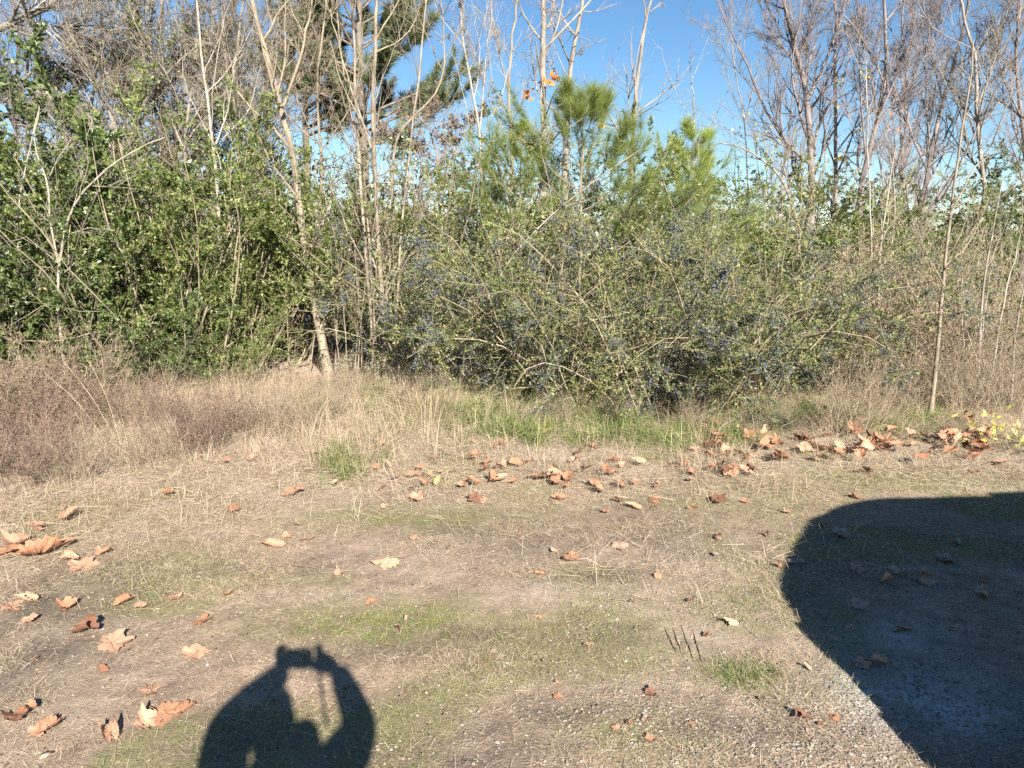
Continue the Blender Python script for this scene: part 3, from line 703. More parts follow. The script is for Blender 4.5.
# ------------------------------------------------------------------ trees
def polyline(pts_px, Y, r0, r1, K=14, wob=.012, ydrift=0.0, r=rng):
    if Y > 11: r0, r1 = r0*.72, r1*.62
    pts = np.array([pix(u, v, Y+ydrift*i/max(1, len(pts_px)-1)) for i, (u, v) in enumerate(pts_px)])
    d = np.concatenate([[0], np.cumsum(np.linalg.norm(np.diff(pts, axis=0), axis=1))]); t = np.linspace(0, d[-1], K)
    P = np.stack([np.interp(t, d, pts[:, k]) for k in range(3)], 1)
    # smooth
    for _ in range(2): P[1:-1] = .25*P[:-2]+.5*P[1:-1]+.25*P[2:]
    P += r.normal(size=P.shape)*wob*np.linspace(0, 1, K)[:, None]
    return P, np.linspace(r0, r1, K)
def tree(name, label, limbs, Y, bark, cat='tree', group=None, lv=(6, 5, 4), ang=(25, 60), ln=(.25, .5), rmin=.002, trop=.05, tmin=.2, seed=1, leaf=None, nleaf=0, lsize=.03, down=True, wob=.13, l3len=(.3, .6), K3=4):
    """limbs: list of (pixel polyline, r0, r1, depth drift). First limb starts at the ground."""
    r = np.random.default_rng(seed)
    main = []
    for i, (px, r0, r1, dr) in enumerate(limbs):
        P, R = polyline(px, Y, r0, r1, 14, .01*Y/9, dr, r)
        if i == 0 and down:
            if P[0, 2] > .05:                     # continue the trunk down to the soil
                n_ = 6; b = P[0].copy(); b[2] = -.08; ext = np.linspace(0, 1, n_)[:, None]*(P[0]-b)+b
                P = np.concatenate([ext[:-1], P]); R = np.concatenate([np.linspace(r0*1.35, r0, n_)[:-1], R])
            else: P[0, 2] = min(P[0, 2], -.03)
            R = R.copy(); R[0] *= 1.35
        main.append((P, R))
    base = main[0][0][0].copy(); base[2] = float(H(base[0], base[1]))
    e = empty(name, base, label, cat, group)
    mb = [((P-base)[None], R[None]) for P, R in main]
    V, Fq = tubes(mb, 6)
    link('trunk', mesh('trunk', V, Fq, bark, True), e)
    tw = []; cur = []
    for P, R in mb:
        s = spawn(P, R, lv[0], tmin, 1, ang[0], ang[1], ln[0], ln[1], .5, rmin, r); cur.append(grow(*s, 8, wob, trop, .25, r))
    P1 = np.concatenate([c[0] for c in cur]); R1 = np.concatenate([c[1] for c in cur]); tw.append((P1, R1)); last = (P1, R1)
    for j, m_ in enumerate(lv[1:]):
        s = spawn(last[0], last[1], m_, .12, 1, ang[0], ang[1], l3len[0], l3len[1], .6, rmin, r)
        last = grow(*s, 6 if j == 0 else K3, wob, trop*.6, .4, r); tw.append(last)
    V, Fq = tubes(tw, 3)
    link('branches', mesh('branches', V, Fq, bark, True), e)
    if leaf:
        k = max(1, int(nleaf/len(last[0]))) 
        sel = last[0]
        if nleaf < len(sel): sel = sel[r.permutation(len(sel))[:nleaf]]; k = 1
        lp, ld = along(sel, k, r, .1, 1, .02)
        link('crown', mesh('crown', *leaves(lp, ld, lsize*(.6+.7*r.random(len(lp))), .55, r), leaf), e)
    return e, base, last
def leaf_cluster(e, base, u, v, Y, n, s, mat, size, name='leaf_spray', asp=.8):
    c = pix(u, v, Y)-base
    P = c+rng.normal(size=(n, 3))*s
    link(name, mesh(name, *leaves(P, rng.normal(size=(n, 3)), size*U(n, .6, 1.2), asp), mat), e)

# mid-ground stems
tree('leaning_tree', 'bare tan tree leaning left, thickest trunk at the edge of the left thicket', [([(330, 380), (318, 320), (303, 250), (298, 180), (283, 105), (262, 50), (248, -20)], .062, .026, .3), ([(283, 108), (300, 60), (318, -20)], .024, .01, .2), ([(299, 200), (262, 150), (250, 100)], .014, .004, -.3)], 9.4, 'bark_tan', seed=2, lv=(8, 6, 4), tmin=.3, trop=.12)
tree('stem_clump_tree', 'clump of slender tan stems right of the leaning trunk', [([(386, 402), (383, 300), (375, 200), (372, 100), (380, -20)], .034, .02, .2), ([(392, 402), (400, 250), (411, 130), (424, 40), (428, -20)], .02, .01, .4), ([(378, 400), (366, 260), (356, 120), (352, -20)], .026, .014, .3), ([(381, 402), (372, 300), (366, 180), (340, 60), (335, -20)], .018, .008, .4), ([(372, 150), (348, 80), (330, 10)], .014, .006, .2), ([(384, 300), (430, 200), (470, 130)], .012, .004, .3)], 8.8, 'bark_tan', seed=3, lv=(9, 7, 4), tmin=.1, trop=.10)
tree('white_stem_sapling', 'white stemmed forked sapling rising above the bright green shrubs', [([(222, 280), (218, 200), (214, 150), (207, 95), (198, 30), (195, -20)], .028, .010, .2), ([(214, 150), (228, 110), (236, 60)], .014, .006, .2), ([(214, 145), (188, 95), (180, 60)], .010, .004, .2), ([(222, 140), (250, 110), (262, 60)], .010, .004, .2)], 9.9, 'bark_pale', seed=4, lv=(9, 6, 4), trop=.12, tmin=.3)
tree('pale_forked_sapling', 'pale forked sapling low among the dark shrubs at left', [([(57, 300), (60, 250), (72, 205), (88, 182), (140, 146), (165, 138)], .018, .006, -.1), ([(58, 262), (49, 215), (48, 178), (32, 148), (40, 105)], .013, .005, -.2), ([(48, 180), (62, 150), (80, 130)], .008, .003, 0), ([(65, 235), (90, 228), (115, 230)], .006, .003, 0)], 8.0, 'bark_pale', seed=5, lv=(5, 4, 3), trop=.04)
tree('thin_bent_sapling', 'thin bent pale stem at the far left edge before the dark shrub', [([(16, 330), (18, 215), (28, 150), (40, 110)], .011, .005, 0)], 8.0, 'bark_pale', seed=6, lv=(6, 4, 3))
tree('diagonal_stem', 'long pale stem reaching diagonally out of the berry shrubs', [([(452, 408), (474, 330), (515, 245), (562, 207), (608, 168), (640, 150)], .014, .005, -.6), ([(562, 207), (590, 200), (612, 178)], .006, .003, -.5)], 8.3, 'bark_pale', seed=7, lv=(6, 4, 3), tmin=.3)
tree('slender_sapling', 'slender tan sapling with curved foot at the right', [([(930, 416), (936, 375), (941, 300), (950, 215), (957, 160), (966, 100), (975, 40)], .022, .006, .2), ([(950, 215), (975, 165), (1000, 150)], .010, .004, .2), ([(944, 285), (925, 250), (912, 220)], .006, .003, 0), ([(943, 290), (985, 262)], .006, .003, 0)], 7.1, 'bark_tan', seed=8, lv=(5, 4, 3), trop=.1, tmin=.35)
tree('thin_pole', 'straight thin pale pole, left one of the twin poles', [([(873, 330), (872, 250), (868, 160), (866, 60)], .014, .006, 0)], 8.6, 'bark_pale', seed=9, lv=(7, 4, 3), tmin=.3, trop=.1, group='twin thin poles')
tree('thin_pole', 'tilted thin pale pole, right one of the twin poles', [([(877, 330), (880, 250), (888, 190), (897, 140)], .014, .006, 0)], 8.5, 'bark_pale', seed=10, lv=(6, 4, 3), tmin=.3, trop=.1, group='twin thin poles')
tree('grey_stem_clump', 'clump of greyish upright stems by the right frame edge', [([(978, 415), (980, 320), (990, 240), (1003, 180)], .018, .007, 0), ([(985, 415), (1000, 320), (1020, 230)], .015, .006, .1), ([(972, 412), (962, 330), (960, 250)], .01, .004, 0), ([(1010, 420), (1015, 330), (1035, 240)], .016, .006, 0)], 7.5, 'bark_grey', seed=11, lv=(7, 5, 4), trop=.08)
tree('thin_bare_stem', 'thin bare stem left of the slender tan sapling', [([(914, 400), (917, 330), (918, 290)], .009, .006, 0), ([(917, 300), (922, 262), (918, 235)], .005, .002, 0)], 7.6, 'bark_tan', seed=12, lv=(7, 5, 3), trop=.08)
# many thin upright stems around the clump
k = 0
for (u, v, Yb, du, hh_, who) in [(342, 385, 9.2, -12, 2.4, 'just right of the leaning trunk foot'), (352, 392, 9.0, 6, 2.0, 'between the leaning trunk and the stem clump'), (362, 396, 8.8, -8, 2.6, 'left side of the stem clump foot'), (396, 405, 8.5, 12, 1.6, 'right side of the stem clump foot'),
        (408, 408, 8.4, 20, 2.2, 'first thin stem right of the stem clump'), (268, 378, 9.3, -5, 1.6, 'standing dead left of the leaning trunk'), (458, 398, 8.2, 5, 1.3, 'at the left foot of the berry thicket'), (468, 402, 8.0, 22, 1.4, 'leaning right at the foot of the berry thicket'),
        (335, 383, 9.4, 9, 2.6, 'touching the leaning trunk foot on its right'), (348, 388, 9.1, -16, 2.9, 'crossing left between trunk and clump'), (357, 393, 8.9, 14, 3.0, 'tall one between trunk and clump'), (372, 398, 8.7, 4, 2.3, 'close before the stem clump'), (403, 404, 8.5, -10, 2.8, 'leaning left across the stem clump'), (416, 405, 8.4, -4, 2.3, 'second right of the stem clump'), (430, 402, 8.5, 14, 2.1, 'third right of the stem clump'), (442, 404, 8.3, -12, 1.9, 'at the left rim of the berry thicket'), (290, 374, 9.5, -8, 2.2, 'left of the leaning trunk in the shade'), (248, 372, 9.3, 10, 1.9, 'at the foot of the bright green shrubs'),
        (310, 372, 9.6, 14, 1.9, 'left beside the leaning trunk foot'), (186, 350, 8.9, 8, 1.5, 'inside the bright green shrubs')]:
    tree('dead_sapling', 'thin pale stem '+who, [([(u, v), (u+du*.4+random.uniform(-4, 4), v-60), (u+du, v-hh_*60)], .010, .004, .1)], Yb, 'bark_tan', seed=60+k, lv=(6, 5, 3), trop=.08, rmin=.0016, group='thin stems at the thicket edge'); k += 1

# tall background trees, centre
t, b, l = tree('tall_tree', 'tall straight grey trunk standing in the open sky in the middle', [([(544, 160), (543, 60), (543, -40)], .10, .075, 0), ([(543, 60), (560, 20), (566, -30)], .03, .02, 0)], 17, 'bark_grey', seed=21, lv=(7, 6, 5), rmin=.004, trop=.1)
leaf_cluster(t, b, 552, 78, 16.5, 16, .10, 'leaf_orange', .17); leaf_cluster(t, b, 529, 95, 16.5, 10, .07, 'leaf_orange', .15); leaf_cluster(t, b, 602, 124, 16.5, 5, .04, 'leaf_orange', .16); leaf_cluster(t, b, 550, 135, 16.5, 6, .05, 'leaf_orange', .16)
tree('tall_tree', 'tall grey trunk curving right, beside the straight trunk in the middle', [([(566, 130), (570, 70), (578, 30), (586, -30)], .085, .06, 0), ([(568, 60), (590, 45), (600, 40)], .02, .006, 0)], 18, 'bark_grey', seed=22, lv=(6, 6, 5), rmin=.004, trop=.1)
tree('tall_tree', 'lone grey trunk with broken white top right of the middle', [([(632, 150), (637, 80), (645, 30), (650, 0), (655, -30)], .075, .04, 0), ([(650, 12), (662, 2), (675, -15)], .02, .01, 0)], 18, 'bark_grey', seed=23, lv=(7, 6, 5), rmin=.004, trop=.1)
tree('tall_tree', 'slim bare tree left of the straight trunk in the middle', [([(512, 150), (508, 90), (512, 40), (520, -20)], .05, .03, 0), ([(508, 90), (497, 40), (490, 0)], .025, .01, 0), ([(508, 110), (480, 70), (462, 20)], .02, .01, 0)], 16, 'bark_tan', seed=24, lv=(9, 7, 5), rmin=.0035, trop=.15)
tree('tall_tree', 'pale thin bare tree between the stem clump and the slim bare tree', [([(482, 190), (480, 130), (470, 80), (462, 30), (458, -20)], .035, .018, 0), ([(480, 130), (486, 60), (492, 0)], .02, .01, 0)], 13, 'bark_pale', seed=25, lv=(9, 7, 5), rmin=.003, trop=.15)
tree('dead_tree', 'small pale leaning dead stem right of the lone grey trunk', [([(694, 140), (694, 95), (688, 60)], .03, .012, 0)], 16, 'bark_pale', seed=26, lv=(3, 3, 3), rmin=.003, trop=.15)
# right background bare trees
RB = 'bare trees behind the right thicket'
def rb(label, limbs, Y, seed, lv=(11, 9, 9), bark='bark_purple', **kw):
    return tree('bare_tree', label, limbs, Y, bark, seed=seed, lv=lv, rmin=.0031, trop=.11, group=RB, ang=(18, 48), tmin=.1, **kw)
t, b, l = rb('big forked bare tree right of the open sky', [([(812, 190), (810, 130), (806, 85), (796, 50), (785, 10), (778, -30)], .10, .04, 0), ([(808, 100), (822, 70), (838, 30), (850, -20)], .05, .025, .3), ([(812, 165), (790, 150), (765, 110), (750, 70), (725, 20), (715, -10)], .05, .015, -.3), ([(806, 85), (790, 55), (770, 30), (757, 0)], .03, .012, 0), ([(806, 95), (806, 50), (814, 0)], .03, .015, 0)], 15, 31, (14, 9, 8))
leaf_cluster(t, b, 838, 82, 14.5, 8, .07, 'leaf_yellow', .14); leaf_cluster(t, b, 867, 78, 14.5, 12, .07, 'leaf_yellow', .15); leaf_cluster(t, b, 860, 128, 14.5, 5, .05, 'leaf_yellow', .14); leaf_cluster(t, b, 948, 116, 14.5, 5, .04, 'leaf_yellow', .13)
rb('straight dark pole like tree right of the big forked tree', [([(836, 190), (835, 100), (835, -30)], .055, .035, 0)], 15.5, 32, (10, 6, 5))
rb('curving bare tree over the twin poles', [([(862, 180), (880, 110), (888, 50), (880, -30)], .07, .035, 0), ([(872, 130), (905, 90), (930, 50), (950, 0)], .035, .012, 0), ([(866, 160), (860, 90), (858, 0)], .03, .015, 0)], 14, 33, (14, 10, 9))
rb('bare tree with many upswept limbs left of the slender sapling', [([(925, 190), (935, 130), (950, 80), (965, 20), (975, -30)], .06, .03, 0), ([(927, 170), (905, 120), (900, 60), (905, -20)], .035, .018, 0), ([(930, 150), (925, 80), (930, 0)], .03, .015, 0)], 14, 34, (14, 10, 9))
rb('bare tree with twisted twigs behind the slender sapling top', [([(985, 190), (975, 110), (978, 60), (960, 10), (955, -30)], .05, .025, 0), ([(976, 110), (995, 60), (1010, 0)], .035, .015, 0)], 13.5, 35, (14, 10, 9), bark='bark_grey')
rb('bare tree cut by the right frame edge', [([(1030, 200), (1022, 120), (1015, 60), (1022, -30)], .06, .03, 0), ([(1022, 120), (1000, 70), (990, 10)], .03, .012, 0)], 13.5, 36, (14, 10, 9))
rb('bare tree just beyond the right frame edge', [([(1090, 200), (1085, 100), (1070, 0)], .07, .03, 0), ([(1085, 130), (1050, 60), (1035, 0)], .03, .015, 0)], 14, 37, (14, 9, 8))
rb('faint thin bare tree at the rim of the open sky', [([(748, 190), (745, 120), (732, 60), (730, 0)], .028, .012, 0), ([(745, 120), (760, 60), (765, 10)], .02, .008, 0)], 18, 38, (9, 7, 5), bark='bark_grey')
rb('distant bare tree between the twin poles and the right limbs', [([(905, 200), (900, 120), (912, 40), (915, -30)], .06, .03, 0)], 20, 39, (19, 11, 10))
rb('distant bare tree behind the big forked tree', [([(780, 200), (790, 120), (800, 40), (812, -30)], .045, .02, 0)], 22, 40, (19, 11, 10))
0 and rb('distant bare tree behind the right edge tree', [([(1000, 200), (1003, 120), (995, 40), (1000, -30)], .07, .03, 0), ([(1003, 120), (1030, 60), (1050, 10)], .03, .015, 0)], 19, 41, (19, 11, 10))
tree('small_tree', 'small arching tree with yellow orange leaves below the big forked tree', [([(800, 230), (782, 175), (750, 150), (718, 140), (700, 150)], .022, .006, 0), ([(790, 190), (775, 140), (745, 130)], .012, .004, 0), ([(800, 230), (812, 190), (830, 160)], .014, .005, 0)], 10.5, 'bark_tan', seed=42, lv=(8, 6, 4), leaf='leaf_yellow', nleaf=90, lsize=.06)
tree('small_tree', 'small reddish leaved sapling behind the twin thin poles', [([(895, 210), (893, 170), (885, 130)], .014, .005, 0)], 10.5, 'bark_tan', seed=43, lv=(8, 6, 4), leaf='leaf_orange', nleaf=60, lsize=.05)
# left background
LB = 'bare trees behind the left thicket'
def lb(label, limbs, Y, seed, lv=(10, 8, 6), bark='bark_grey', name='bare_tree', **kw):
    kw.setdefault('trop', .06)
    return tree(name, label, limbs, Y, bark, seed=seed, lv=lv, rmin=.0038, group=LB, tmin=.1, **kw)
lb('bare tree with a heavy limb reaching in at the top left corner', [([(-60, 200), (-55, 100), (-30, 50), (0, 24), (30, 22), (48, 6), (66, -12)], .10, .06, 0), ([(28, 23), (70, 28), (110, 30), (170, 26)], .03, .01, 0), ([(0, 24), (-10, -10), (20, -40)], .04, .02, 0)], 12, 51, (19, 11, 10))
lb('sprawling bare tree hung with vines above the dark evergreen shrubs', [([(130, 220), (125, 150), (100, 90), (60, 40), (20, 10)], .06, .02, 0), ([(125, 150), (150, 90), (190, 50), (240, 20)], .04, .015, 0), ([(126, 160), (90, 130), (40, 110)], .03, .01, 0), ([(150, 95), (140, 40), (130, -10)], .03, .012, 0)], 12, 52, (19, 11, 10), wob=.24, leaf='leaf_olive', nleaf=2600, lsize=.06, name='vine_hung_tree')
lb('dense twiggy tree left of the white stemmed sapling', [([(165, 210), (163, 120), (158, 60), (165, -20)], .07, .04, 0), ([(163, 120), (130, 70), (90, 60), (60, 70)], .035, .01, 0), ([(160, 90), (200, 60), (230, 70)], .03, .01, 0)], 13, 53, (22, 11, 9), bark='bark_dark', wob=.2, leaf='leaf_back', nleaf=5200, lsize=.08)
lb('twiggy tan tree right of the white stemmed sapling', [([(240, 220), (240, 150), (232, 90), (240, 20), (250, -30)], .045, .02, 0), ([(240, 150), (262, 100), (272, 40)], .025, .01, 0), ([(240, 160), (215, 110), (205, 60)], .02, .01, 0)], 11.5, 54, (20, 11, 8), bark='bark_tan', trop=.12)
lb('hazy grey tree between the leaning trunk and the big pine', [([(320, 220), (322, 150), (316, 100), (322, 30), (330, -30)], .04, .02, 0), ([(322, 150), (350, 110), (362, 60)], .02, .01, 0), ([(322, 150), (300, 110), (290, 60)], .02, .01, 0)], 12.5, 55, (10, 8, 7), bark='bark_tan', trop=.12)
lb('purple brown crowned low tree behind the middle stems', [([(440, 220), (438, 160), (430, 130), (415, 110)], .05, .02, 0), ([(438, 165), (460, 130), (480, 115)], .03, .01, 0), ([(438, 165), (405, 140), (385, 130)], .03, .01, 0)], 17, 56, (12, 9, 7), bark='bark_purple', leaf='leaf_maroon', nleaf=4000, lsize=.09, l3len=(.25, .5))
lb('bare tree with curved limb arching over the middle thicket', [([(392, 170), (396, 128), (420, 112), (440, 92), (448, 60), (440, 20), (443, -20)], .03, .016, 0), ([(448, 55), (460, 30), (465, 0)], .012, .006, 0)], 11.5, 57, (10, 7, 5), bark='bark_tan')
lb('far left bare tree behind the tall dark shrub', [([(20, 200), (15, 120), (30, 60), (25, -20)], .06, .03, 0), ([(15, 120), (-15, 70), (-30, 20)], .03, .012, 0), ([(16, 130), (60, 90), (85, 60)], .03, .012, 0)], 15, 58, (18, 11, 8), bark='bark_purple')
lb('distant bare tree filling the sky behind the white stemmed sapling', [([(210, 220), (205, 120), (215, 40), (210, -30)], .08, .04, 0), ([(205, 130), (240, 70), (280, 40)], .03, .012, 0)], 19, 59, (22, 11, 8), bark='bark_grey')

for k, (u, Y, bk, who) in enumerate([(90, 13, 'bark_grey', 'left of the dense twiggy tree'), (140, 12.4, 'bark_tan', 'between the vine hung tree and the white stemmed sapling'), (188, 12.2, 'bark_grey', 'close behind the white stemmed sapling'), (268, 12.5, 'bark_tan', 'close behind the leaning trunk'), (30, 13.2, 'bark_purple', 'under the heavy top left limb')]):
    lb('fine twigged bare tree '+who, [([(u, 220), (u-4, 140), (u+6, 70), (u+12, 0), (u+16, -30)], .05, .02, 0), ([(u-4, 150), (u-30, 90), (u-42, 30)], .03, .01, 0), ([(u-2, 130), (u+30, 80), (u+48, 20)], .03, .01, 0)], Y, 160+k, (16, 11, 8), bark=bk, wob=.18)
# ------------------------------------------------------------------ pines
def needles(P, D, n, L, W, r, spread=.5, fwd=1.0):
    N = len(P)
    base = np.repeat(P, n, 0); d = np.repeat(nrm(D), n, 0)
    dd = nrm(d*fwd+spread*r.normal(size=base.shape)+np.array([0, 0, .12])); Ls = (L*(.7+.5*r.random(len(base))))[:, None]
    sd = nrm(np.cross(dd, r.normal(size=base.shape)))*W/2
    mid = base+dd*Ls*.5; tip = base+dd*Ls+np.array([0, 0, -1.])*Ls*.12
    V = np.stack([base-sd, base+sd, tip+sd*.3, tip-sd*.3], 1).reshape(-1, 3)
    return V, np.arange(4*len(base)).reshape(-1, 4)
def pine(name, label, x, Y, h, seed, mat, nL, L, W, whorls, blen, r0, nshoot, spacing=1, group=None, z0=.15, sub=5, bark='bark_tan', lean=(0, 0)):
    r = np.random.default_rng(seed)
    K = 14; t = np.linspace(0, 1, K)
    P = np.stack([lean[0]*t**1.5, lean[1]*t, h*t-.05], 1)+r.normal(size=(K, 3))*.008*h/3; P[0] = (0, 0, -.05)
    R = r0*(1-.85*t)
    e = empty(name, (x, Y, float(H(x, Y))), label, 'pine tree', group)
    link('trunk', mesh('trunk', *tubes([(P[None], R[None])], 8), bark, True), e)
    tt = z0+(1-z0)*np.repeat(np.linspace(0, .93, whorls), 5)+r.normal(size=whorls*5)*.01; tt = np.clip(tt, 0, .98)
    pos = np.stack([np.interp(tt, t, P[:, k]) for k in range(3)], 1)
    az = r.random(len(tt))*6.283; el = .15+.65*tt**2
    D = np.stack([np.cos(az)*np.cos(el), np.sin(az)*np.cos(el), np.sin(el)], 1)
    Lb = blen*(1.03-tt)**.65*(.7+.5*r.random(len(tt)))
    b1 = grow(pos, D, Lb, np.maximum(r0*.35*(1-tt*.7), .004), 7, .07, .09, .35, r)
    s = spawn(b1[0], b1[1], sub, .35, 1, 20, 45, .25, .45, .6, .003, r); b2 = grow(*s, 5, .06, .22, .4, r)
    link('branches', mesh('branches', *tubes([b1, b2], 4), bark, True), e)
    lead = (P[None, -7:], R[None, -7:])
    pa, da = along(b2[0], nshoot, r, .15, 1); pb, db = along(b1[0], nshoot*2, r, .5, 1); pc, dc = along(lead[0], nshoot*2, r, .3, 1)
    tips = b2[0][:, -1]; td = b2[0][:, -1]-b2[0][:, -2]
    PP = np.concatenate([pa, pb, pc, tips, b1[0][:, -1]]); DD = np.concatenate([da, db, dc, td, b1[0][:, -1]-b1[0][:, -2]])
    link('crown', mesh('crown', *needles(PP, DD, nL, L, W, r), mat), e)
    return e
def xat(u, Y): return (u-512)/F*Y/CP
pine('pine_sapling', 'bright green long needled pine sapling behind the berry shrubs', xat(578, 9.3), 9.3, 3.42, 71, 'needle_green', 18, .19, .0026, 9, 2.6, .04, 6, z0=.34, sub=6, group='pine saplings')
pine('pine_sapling', 'smaller pine sapling top right of the bright green one', xat(688, 9.9), 9.9, 3.25, 72, 'needle_green', 17, .17, .0026, 8, 1.6, .03, 4, z0=.42, group='pine saplings')
pine('pine_sapling', 'narrow pine sapling left of the bright green one', xat(520, 9.8), 9.8, 3.3, 73, 'needle_green', 14, .17, .0030, 5, 1.4, .03, 3, z0=.5, group='pine saplings')
pine('tall_pine', 'big dark pine towering behind the stem clump', xat(372, 19), 19, 11.5, 74, 'needle_dark', 22, .24, .013, 13, 3.8, .17, 10, z0=.42, sub=9, bark='bark_dark', group='tall pines behind the thicket')
pine('tall_pine', 'dark pine glimpsed left of the big pine', xat(318, 21), 21, 9.6, 75, 'needle_dark', 22, .24, .013, 10, 2.8, .16, 9, z0=.55, sub=7, bark='bark_dark', group='tall pines behind the thicket')

# ------------------------------------------------------------------ brush and weeds in front
def weed_mesh(seed, h, w, nst, leaf, stem, nleaf, lsize, up=.5, l2=6, l3=4):
    r = np.random.default_rng(seed)
    a = r.random(nst)*6.283; q = r.random(nst)**.5
    P0 = np.stack([np.cos(a)*q*w*.4, np.sin(a)*q*w*.4, np.full(nst, -.03)], 1)
    D0 = np.stack([np.cos(a)*up, np.sin(a)*up, np.ones(nst)], 1)+r.normal(size=(nst, 3))*.25
    P, R = grow(P0, D0, h*(.5+.7*r.random(nst)), np.full(nst, .003), 7, .12, .0, .4, r)
    P1, R1 = grow(*spawn(P, R, l2, .15, 1, 20, 60, .2, .45, .7, .0014, r), 5, .15, .05, .5, r)
    P2, R2 = grow(*spawn(P1, R1, l3, .2, 1, 20, 60, .25, .6, .8, .0011, r), 3, .15, .02, .6, r)
    st = mesh('weed_stems', *tubes([(P, R), (P1, R1), (P2, R2)], 3), stem)
    k = max(1, nleaf//len(P2)); lp, ld = along(P2, k, r, 0, 1, .006)
    return [('stems', st), ('foliage', mesh('seed_heads', *leaves(lp, ld, lsize*(.5+r.random(len(lp))), .5, r), leaf))]
WD = {'brown': [weed_mesh(80+i, .75, .9, 55, 'leaf_weed', 'stem_straw', 9000, .013) for i in range(3)],
      'maroon': [weed_mesh(84+i, .8, 1.0, 55, 'leaf_maroon', 'stem_rust', 9000, .013) for i in range(2)],
      'rust': [weed_mesh(88+i, 1.5, .8, 45, 'leaf_rust', 'stem_straw', 8000, .020, up=.2) for i in range(2)],
      'straw': [weed_mesh(92+i, 1.1, .9, 60, 'leaf_weed', 'stem_straw', 5000, .012, up=.25) for i in range(2)],
      'yellow': [weed_mesh(96, .42, .6, 22, 'leaf_yellow', 'stem_olive', 420, .05, up=.8, l2=4, l3=3)]}
def put_weed(kind, i, u, v, s, label, group=None):
    x, y = gnd(u, v); s = s*.78
    e = empty('weed_clump', (x, y, float(H(x, y))), label, 'weeds', group, random.uniform(0, 6.28), s)
    for nm, me in WD[kind][i % len(WD[kind])]: link(nm, me, e)
WG = 'brown brush before the left thicket'; WR = 'weeds along the foot of the right thicket'; WM = 'weeds under the berry bushes'
